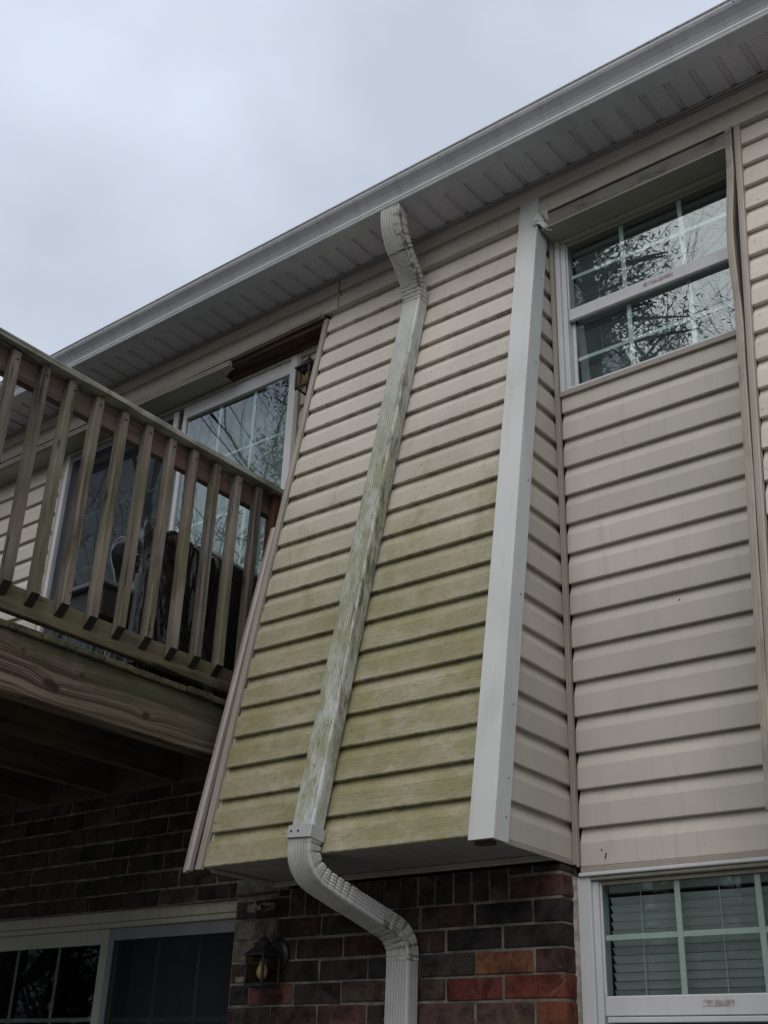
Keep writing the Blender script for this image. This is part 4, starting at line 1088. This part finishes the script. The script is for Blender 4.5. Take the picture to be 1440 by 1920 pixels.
# strap
i0 = idx(lambda p: p.z > 2.312)[-1]; i1 = idx(lambda p: p.z > 2.275)[-1]
rings = []
for i in (i0, i1):
    p, x, n_ = F[i]
    loop = []
    for q in ((-.048, -.034), (-.045, -.0355), (.045, -.0355), (.048, -.034), (.048, .03), (-.048, .03)):
        loop.append(p + x * q[0] - n_ * q[1])
    rings.append(loop)
st = G(); st.prism(rings, True, False)
st = fix_normals(st.build('strap', 'spout_clean', ds))
pm, xm_, nm_ = F[(i0 + i1) // 2]
for dx in (-0.030, -0.002):
    c = pm + xm_ * dx + nm_ * 0.0355
    G().disc(c, 0.0035, nm_, 0.002, 8).build('screw', 'nail', st)

# ------------------------------------------------------------------ lanterns
def lantern(label, base, pl_r, body_c, a, zb, zg, ztop, ring=True, kind=0):
    L = thing('wall_lantern', base, label, 'lamp')
    bx, by, bz = base
    G().tube([(bx, by, bz), (bx, by - 0.004, bz), (bx, by - 0.010, bz), (bx, by - 0.014, bz)], [pl_r, pl_r, pl_r * .93, pl_r * .6], 28).build('back_plate', 'black', L, True)
    cx, cy = body_c
    # arm
    G().tube([(bx, by - 0.01, bz), (bx, by - 0.03, bz + .004), (cx, cy + a * .9, zg + 0.012), (cx, cy, zg + 0.018)], 0.009, 10).build('arm', 'black', L, True)
    # roof: stepped dome
    rings = []
    for k, (r, z) in enumerate(((a * 1.22, zg), (a * 1.22, zg + .006), (a * 1.0, zg + .012), (a * .86, zg + .028), (a * .62, zg + .044), (a * .32, zg + .055), (a * .16, zg + .064), (a * .12, zg + .072))):
        e = 1.0 if k < 3 else 0.85
        lp = []
        for t in range(24):
            an = t * math.pi / 12 + math.pi / 4
            sq = 1 / max(abs(math.cos(an)), abs(math.sin(an))) if k < 3 else 1 + (1 / max(abs(math.cos(an)), abs(math.sin(an))) - 1) * (.5 if k < 4 else .15)
            lp.append((cx + math.cos(an) * r * sq * e, cy + math.sin(an) * r * sq * e, z))
        rings.append(lp)
    G().prism(rings).build('roof_cap', 'black', L)
    if ring:
        g1 = G(); zc = zg + 0.086
        g1.tube([(cx + math.cos(t) * .010, cy - math.cos(t) * .004, zc + math.sin(t) * .015) for t in [i * math.pi / 8 for i in range(17)]], 0.0022, 6)
        g1.build('ring', 'black', L, True)
    g1 = G(); q = 0.0042
    for sx in (-1, 1):
        for sy in (-1, 1):
            g1 = G().box(cx + sx * a - q, cx + sx * a + q, cy + sy * a - q, cy + sy * a + q, zb + .0085, zg - .0003, 0.001); g1.build('corner_bar', 'black', L)
            G().tube([(cx + sx * a, cy + sy * a, zb - .003), (cx + sx * a, cy + sy * a, zb - .012)], [.005, .002], 8).build('finial', 'black', L)
    for s_ in (-1, 1):
        G().box(cx - a * 1.1, cx + a * 1.1, cy + s_ * a - q, cy + s_ * a + q, zb, zb + .008, 0.001).build('bottom_rail', 'black', L)
        G().box(cx + s_ * a - q, cx + s_ * a + q, cy - a + q * 1.1, cy + a - q * 1.1, zb + .0005, zb + .0075, 0.001).build('bottom_rail', 'black', L)
    for s_ in (-1, 1):
        G().box(cx - a + q + .0004, cx + a - q - .0004, cy + s_ * a - .001, cy + s_ * a + .001, zb + .009, zg - .001).build('pane', 'lamp_glass', L)
        G().box(cx + s_ * a - .001, cx + s_ * a + .001, cy - a + q + .0004, cy + a - q - .0004, zb + .009, zg - .001).build('pane', 'lamp_glass', L)
    return L
L1 = lantern('black wall lantern with a bulb on the brick beside the lower sliding door', (-2.795, -0.002, 2.012), 0.052, (-2.785, -0.082), 0.037, 1.903, 1.998, 0)
G().tube([(-2.785, -0.082, 1.992), (-2.785, -0.082, 1.975), (-2.785, -0.082, 1.962), (-2.785, -0.082, 1.948), (-2.785, -0.082, 1.935), (-2.785, -0.082, 1.926)], [.009, .010, .016, .019, .014, .004], 14).build('bulb', 'bulb', L1, True)
L2 = lantern('black glass lantern on the siding strip left of the bay top', (-2.885, 0.086, 4.345), 0.045, (-2.872, 0.020), 0.036, 4.262, 4.362, 0, ring=False)
G().tube([(-2.872, 0.02, 4.36), (-2.872, 0.02, 4.335), (-2.872, 0.02, 4.32), (-2.872, 0.02, 4.305)], [.008, .013, .012, .003], 12).build('bulb', 'bulb', L2, True)
G().box(-2.853, -2.842, 0.034, 0.050, 4.272, 4.312, 0.001).build('orange_piece', 'orange', L2)  # small orange block inside the lantern

# ------------------------------------------------------------------ deck
deck = thing('deck', (-4.2, -1.0, 0.1), 'raised wooden deck with a big mossy side beam, in front of the upper door', 'deck')
XB = -2.945; YF = -2.2
G().box(XB - 0.033, XB, YF, -0.005, 2.643, 2.8255, 0.003).build('side_beam', 'beam', deck)
G().box(-5.7, -5.667, YF, -0.005, 2.643, 2.8255, 0.003).build('side_beam', 'joist', deck)
G().box(-5.6665, XB - 0.0335, YF, YF + 0.033, 2.643, 2.8255, 0.003).build('front_beam', 'joist', deck)
G().box(-5.6665, XB - 0.0335, -0.038, -0.005, 2.643, 2.8255, 0.003).build('ledger', 'joist', deck)
G().box(XB - 0.066, XB - 0.0335, YF + 0.034, -0.0385, 2.640, 2.8250, 0.002).build('joist', 'joist', deck)
for x in (-3.345, -3.745, -4.145, -4.545, -4.945, -5.345):
    G().box(x - 0.016, x + 0.016, YF + 0.034, -0.0385, 2.645, 2.8255, 0.002).build('joist', 'joist', deck)
y = YF - 0.02; i = 0; rd = random.Random(5)
while y < 0.05:
    e = rd.uniform(-0.006, 0.006)
    G().box(-5.72, XB + 0.016 + e, y + 0.003, min(y + 0.118, 0.068), 2.8262, 2.8482 + rd.uniform(-.001, .001), 0.003).build('deck_board', 'board', deck)
    y += 0.121; i += 1
for (x, y) in ((XB - 0.10, YF + 0.09), (-5.6, YF + 0.09)):
    G().box(x - 0.045, x + 0.045, y - 0.045, y + 0.045, 0.0, 2.6425, 0.004).build('support_post', 'joist', deck)
# bits of debris on the board ends
g = G()
for (y, l) in ((-0.93, .07), (-0.90, .05), (-0.32, .05), (-0.30, .035), (-0.335, .03)):
    g.tube([(XB + 0.012, y, 2.875), (XB + 0.020, y + .01, 2.85), (XB + 0.022, y + .012, 2.85 - l)], 0.0008, 4)
g.build('pine_straw', 'twig', deck, kind='stuff')

rail = thing('deck_railing', (-2.96, -1.0, 2.85), 'weathered mossy wooden railing with square balusters along the deck side', 'railing')
XO = -2.935
# cap with slightly uneven mossy edge
rings = []
for i in range(25):
    y = YF - 0.03 + (YF * -1 + 0.03 + 0.075) * i / 24; e = 0.002 * nz(y * 7, 3, 3)
    rings.append([(XO + 0.018 + e, y, 3.7545), (XO + 0.020 + e, y, 3.772 + e), (XO + 0.014, y, 3.7785 + e), (XO - 0.100, y, 3.7785), (XO - 0.103, y, 3.7545)])
fix_normals(G().prism(rings).build('cap_rail', 'cap', rail))
G().box(XO - 0.066, XO - 0.0335, YF, 0.066, 3.664, 3.7535, 0.002).build('top_rail', 'rail', rail)
G().box(XO - 0.066, XO - 0.0335, YF, 0.045, 2.893, 2.979, 0.003).build('bottom_rail', 'lrail', rail)
ys = [-1.285, -1.166, -1.057, -0.939, -0.826, -0.711, -0.595, -0.481, -0.365, -0.251, -0.138]
ys = [ys[0] - 0.118 * k for k in range(7, 0, -1)] + ys
hw = 0.0162
rr = random.Random(11)
for k, y0 in enumerate(ys):
    yc = y0 - 0.004 + 0.0; tw = rr.uniform(-.003, .003); ln = rr.uniform(-.003, .003)
    zb_o = 2.966 + rr.uniform(-.006, .004); zb_i = zb_o - 0.038; zt = 3.742 + rr.uniform(-.003, .004)
    rings = []
    for (t) in (0, .25, .5, .75, 1):
        zo = zb_o + (zt - zb_o) * t; zi = zb_i + (zt - zb_i) * t
        dy = tw * (1 - t) + 0.0025 * math.sin(t * 3.1 + k); dx = 0.0
        c = 0.003
        x0, x1 = XO - 0.0325 + dx, XO + dx + ln * 0.2
        ya, yb = yc - hw + dy, yc + hw + dy
        rings.append([(x0, ya, zi), (x1 - c, ya, zo), (x1, ya + c, zo), (x1, yb - c, zo), (x1 - c, yb, zo), (x0, yb, zi)])
    G1 = G().prism(rings)
    nf = len(G1.f)
    o = mesh('baluster', G1.v, G1.f, None, rail, mats=['bal', 'endgrain'], fmat=[0] * (nf - 2) + [1, 0])
    fix_normals(o)
    G().disc((XO + 0.0003 + ln * .2, y0 + rr.uniform(-.002, .004), 3.711), 0.0042, (1, 0, 0), 0.0012, 8).build('nail_head', 'nail', o)
    if k % 3 == 1: G().disc((XO + 0.0003 + ln * .2, y0 + rr.uniform(-.003, .003), 2.99 + rr.uniform(0, .02)), 0.0026, (1, 0, 0), 0.001, 8).build('nail_head', 'nail', o)
G().box(XO - 0.0325, XO - 0.002, -0.052, -0.020, 2.90, 3.7535, 0.002).build('baluster', 'redwood', rail)
G().box(XO - 0.10, XO - 0.068, 0.0, 0.068, 2.85, 3.7535, 0.003).build('end_post', 'redwood', rail)
G().box(XO - 0.066 - 0.075, XO - 0.0668, YF, YF + 0.075, 2.85, 3.7535, 0.003).build('end_post', 'rail', rail)

# ------------------------------------------------------------------ covered grill on the deck
gr = thing('covered_grill', (-3.35, -0.25, 2.85), 'black barbecue grill under a torn crumpled black plastic cover, behind the railing', 'grill')
def cloth(name, x0, x1, y0, y1, z0, ztopf, mat, n=26, amp=0.02, seed=0.0, rnd=0.05):
    """draped box: open below, subdivided and rumpled"""
    bm = bmesh.new(); bmesh.ops.create_grid(bm, x_segments=1, y_segments=1, size=1); bm.free()
    v = []; f = []
    ring = []
    m_ = 16
    def loop(z, inset):
        pts_ = []
        X0, X1, Y0, Y1 = x0 + inset, x1 - inset, y0 + inset, y1 - inset
        for i in range(m_): pts_.append((X0 + (X1 - X0) * i / m_, Y0))
        for i in range(m_): pts_.append((X1, Y0 + (Y1 - Y0) * i / m_))
        for i in range(m_): pts_.append((X1 - (X1 - X0) * i / m_, Y1))
        for i in range(m_): pts_.append((X0, Y1 - (Y1 - Y0) * i / m_))
        return pts_
    levels = []
    for j in range(n + 1):
        t = j / n
        if t < 0.8: levels.append((t / 0.8, 0.0))
        else:
            u = (t - 0.8) / 0.2; levels.append((1 + 0.0, u))
    rows = []
    for (tz, u) in levels:
        inset = rnd * (1 - math.cos(u * 1.2)) + u ** 2 * min(x1 - x0, y1 - y0) * 0.42
        row = []
        for (px, py) in loop(0, inset):
            zt = ztopf(px, py)
            z = z0 + (zt - rnd - z0) * tz + rnd * math.sin(min(1, u * 1.5) * 1.57)
            a = amp * (0.5 + 0.8 * tz)
            fold = nz(px * 9 + seed, py * 7 + z * 4, z * 2.6 + seed) + 0.35 * nz(px * 14, py * 15 + seed - z * 6, z * 5)
            cx_, cy_ = (x0 + x1) / 2, (y0 + y1) / 2
            dx, dy = px - cx_, py - cy_; L_ = math.hypot(dx, dy) + 1e-6
            row.append((px + dx / L_ * fold * a, py + dy / L_ * fold * a, z + a * .7 * nz(px * 14, py * 14, seed + 5)))
        rows.append(row)
    k = len(rows[0]); v = [p for r in rows for p in r]
    f = [(a * k + i, a * k + (i + 1) % k, (a + 1) * k + (i + 1) % k, (a + 1) * k + i) for a in range(len(rows) - 1) for i in range(k)]
    f.append(tuple((len(rows) - 1) * k + i for i in range(k)))
    return mesh(name, v, f, mat, gr, True)
cloth('cover', -3.235, -3.075, -0.56, -0.20, 2.90, lambda x, y: 3.475 + 0.02 * nz(x * 8, y * 8, 1), 'plastic', amp=0.030, seed=2.0, rnd=0.04)
cloth('lid_cover', -3.30, -3.085, -0.30, 0.055, 3.02, lambda x, y: 3.485 + 0.006 * nz(x * 5, y * 5, 4), 'black', amp=0.005, seed=6.0, rnd=0.04)
G().box(-3.29, -3.10, -0.52, 0.03, 2.90, 3.30, 0.01).build('cabinet', 'black', gr)
G().box(-3.31, -3.065, -0.72, -0.565, 3.160, 3.178, 0.003).build('side_shelf', 'grey_frame', gr)
G().box(-3.29, -3.085, -0.70, -0.566, 3.05, 3.155, 0.003).build('side_panel', 'black', gr)
for (x, y) in ((-3.068, -0.575), (-3.29, -0.555), (-3.10, 0.04), (-3.29, 0.04)):
    G().tube([(x, y, 2.8495), (x, y, 3.24)], 0.009, 8).build('leg', 'grey_frame', gr)
# torn corner sticking up
v = [(-3.085, -0.55, 3.45), (-3.085, -0.52, 3.46), (-3.11, -0.50, 3.465), (-3.09, -0.545, 3.505), (-3.12, -0.555, 3.46), (-3.10, -0.525, 3.49)]
mesh('torn_flap', v, [(0, 1, 5, 3), (1, 2, 5), (2, 4, 3, 5), (4, 0, 3)], 'plastic', gr)

# ------------------------------------------------------------------ trees behind the viewer (seen mirrored in the glass)
def tree_mesh(seed, height, spread=1.0, pine=False, depth=6):
    rr = random.Random(seed); T = G(); Cn = G(); needles = G()
    def cone(GG, a, b, ra, rb2, n):
        d = (b - a).normalized(); u = d.cross(Vector((0.3, 0.9, 0.2))).normalized(); w_ = d.cross(u)
        vs = [a + (u * math.cos(6.283 * i / n) + w_ * math.sin(6.283 * i / n)) * ra for i in range(n)] + [b + (u * math.cos(6.283 * i / n) + w_ * math.sin(6.283 * i / n)) * rb2 for i in range(n)]
        GG.add(vs, [(i, (i + 1) % n, n + (i + 1) % n, n + i) for i in range(n)])
    def grow(p, d, L, r, lev):
        segs = 3 if lev < 3 else 2
        for s_ in range(segs):
            d2 = (d + Vector((rr.uniform(-1, 1), rr.uniform(-1, 1), rr.uniform(-.4, .8))) * (0.16 if lev else 0.05)).normalized()
            q = p + d2 * (L / segs); r2 = r * (0.86 if lev < 2 else 0.75)
            cone(T if lev < 2 else Cn, p, q, r, r2, 8 if lev < 2 else (4 if lev < 4 else 3))
            p, d, r = q, d2, r2
            if lev >= 1 and lev < depth and rr.random() < 0.9:
                ax = Vector((rr.uniform(-1, 1), rr.uniform(-1, 1), rr.uniform(-.3, .6))).normalized()
                nd = (d * 0.65 + ax * 0.8 * spread).normalized()
                grow(p, nd, L * rr.uniform(.5, .7), r * .55, lev + 1)
        if lev < depth:
            for k in range(2 if lev else 4):
                ax = Vector((rr.uniform(-1, 1), rr.uniform(-1, 1), rr.uniform(-.1, .5))).normalized()
                nd = (d * (0.8 if lev else .6) + ax * 0.65 * spread).normalized()
                grow(p, nd, L * rr.uniform(.58, .78), r * .68, lev + 1)
    if not pine:
        grow(Vector((0, 0, 0)), Vector((0, 0, 1)), height * 0.34, height * 0.014, 0)
        return T, Cn
    n = 26
    cone(T, Vector((0, 0, 0)), Vector((0, 0, height)), height * .014, .03, 8)
    for i in range(n):
        t = 0.35 + 0.65 * i / n; z = height * t; R_ = height * 0.20 * (1 - t) ** .6 * spread
        for k in range(7):
            a = rr.uniform(0, 6.283); L = R_ * rr.uniform(.6, 1.1)
            e = Vector((math.cos(a) * L, math.sin(a) * L, z + L * rr.uniform(-.15, .3)))
            cone(T, Vector((0, 0, z)), e, .05, .01, 3)
            for q in range(210):
                c = Vector((0, 0, z)).lerp(e, rr.uniform(.25, 1.05)) + Vector((rr.gauss(0, .18), rr.gauss(0, .18), rr.gauss(0, .14)))
                u = Vector((rr.gauss(0, 1), rr.gauss(0, 1), rr.gauss(0, 1))).normalized() * .05; w_ = Vector((rr.gauss(0, 1), rr.gauss(0, 1), rr.gauss(0, 1))).normalized() * .012
                Cn.add([c - u, c + w_, c + u, c - w_], [(0, 1, 2, 3)])
    return T, Cn
protos = []
def make_tree(seed, h, label, loc, rot, sc, pine=False, spread=1.0, depth=6):
    t = thing('pine_tree' if pine else 'bare_tree', (loc[0], loc[1], 0), label, 'tree', 'trees behind the viewer mirrored in the panes')
    T, Cn = tree_mesh(seed, h, spread, pine, depth)
    o1 = T.build('trunk', 'bark', None, True, origin=(0, 0, 0)); o2 = Cn.build('crown', 'needle' if pine else 'twig', None, False, origin=(0, 0, 0))
    for o in (o1, o2): o.parent = t; o.location = (0, 0, 0)
    t.rotation_euler.z = rot; t.scale = (sc,) * 3
    return t
def dup_tree(t, loc, rot, sc, label):
    c = t.copy(); COL.objects.link(c); c.location = (loc[0] * S, loc[1] * S, 0); c.rotation_euler.z = rot; c.scale = (sc,) * 3; c['label'] = label
    for ch in t.children:
        d = ch.copy(); COL.objects.link(d); d.parent = c
    return c
tA = make_tree(4, 17.0, 'tall bare tree mirrored in the small upper window', (-4.4, -8.2), 0.4, 1.0, depth=6)
tB = make_tree(9, 16.0, 'spreading bare tree mirrored in the upper sliding door', (-11.5, -8.5), 1.3, 1.0, spread=1.15, depth=6)
tP = make_tree(21, 15.0, 'dark pine tree mirrored at the left of the small upper window', (-5.35, -7.3), 0.0, 1.0, True, 0.8)
dup_tree(tA, (-14.5, -7.0), 2.2, 1.0, 'bare tree mirrored at the left panel of the upper door')
dup_tree(tB, (-7.5, -11.5), 4.0, 1.0, 'bare tree far behind the lawn, mirrored between both upper openings')
dup_tree(tP, (-9.2, -7.4), 1.0, 1.0, 'dark pine tree mirrored at the right end of the upper door')
dup_tree(tB, (-6.2, -10.2), 0.2, 1.0, 'bare tree with crossing twigs mirrored in the lower sash of the upper window')
dup_tree(tA, (-2.0, -12.0), 5.1, 1.0, 'bare tree at the back of the lawn mirrored in the lower window')
dup_tree(tB, (3.0, -13.0), 3.1, 1.0, 'bare tree on the right of the lawn mirrored low in the window')
# far wood beyond the lawn: one mass
wood = bpy.data.objects.new('far_wood', None); COL.objects.link(wood)
tag(wood, 'far wood of bare trees and pines beyond the lawn', 'wood', kind='stuff')
rw = random.Random(8)
for i in range(200):
    src = (tA, tB, tP)[rw.choice((0, 1, 0, 1, 2))]
    a = rw.uniform(-1.3, 0.9); d = rw.uniform(11.5, 30)
    loc = Vector((math.sin(a) * d, -math.cos(a) * d - 3, 0)) * S
    rt = rw.uniform(0, 6.28); sc = rw.uniform(0.35, 0.8) if i % 2 else rw.uniform(0.25, 0.45)
    for ch in src.children:
        c = ch.copy(); COL.objects.link(c); c.parent = wood; c.location = loc; c.rotation_euler.z = rt; c.scale = (sc,) * 3
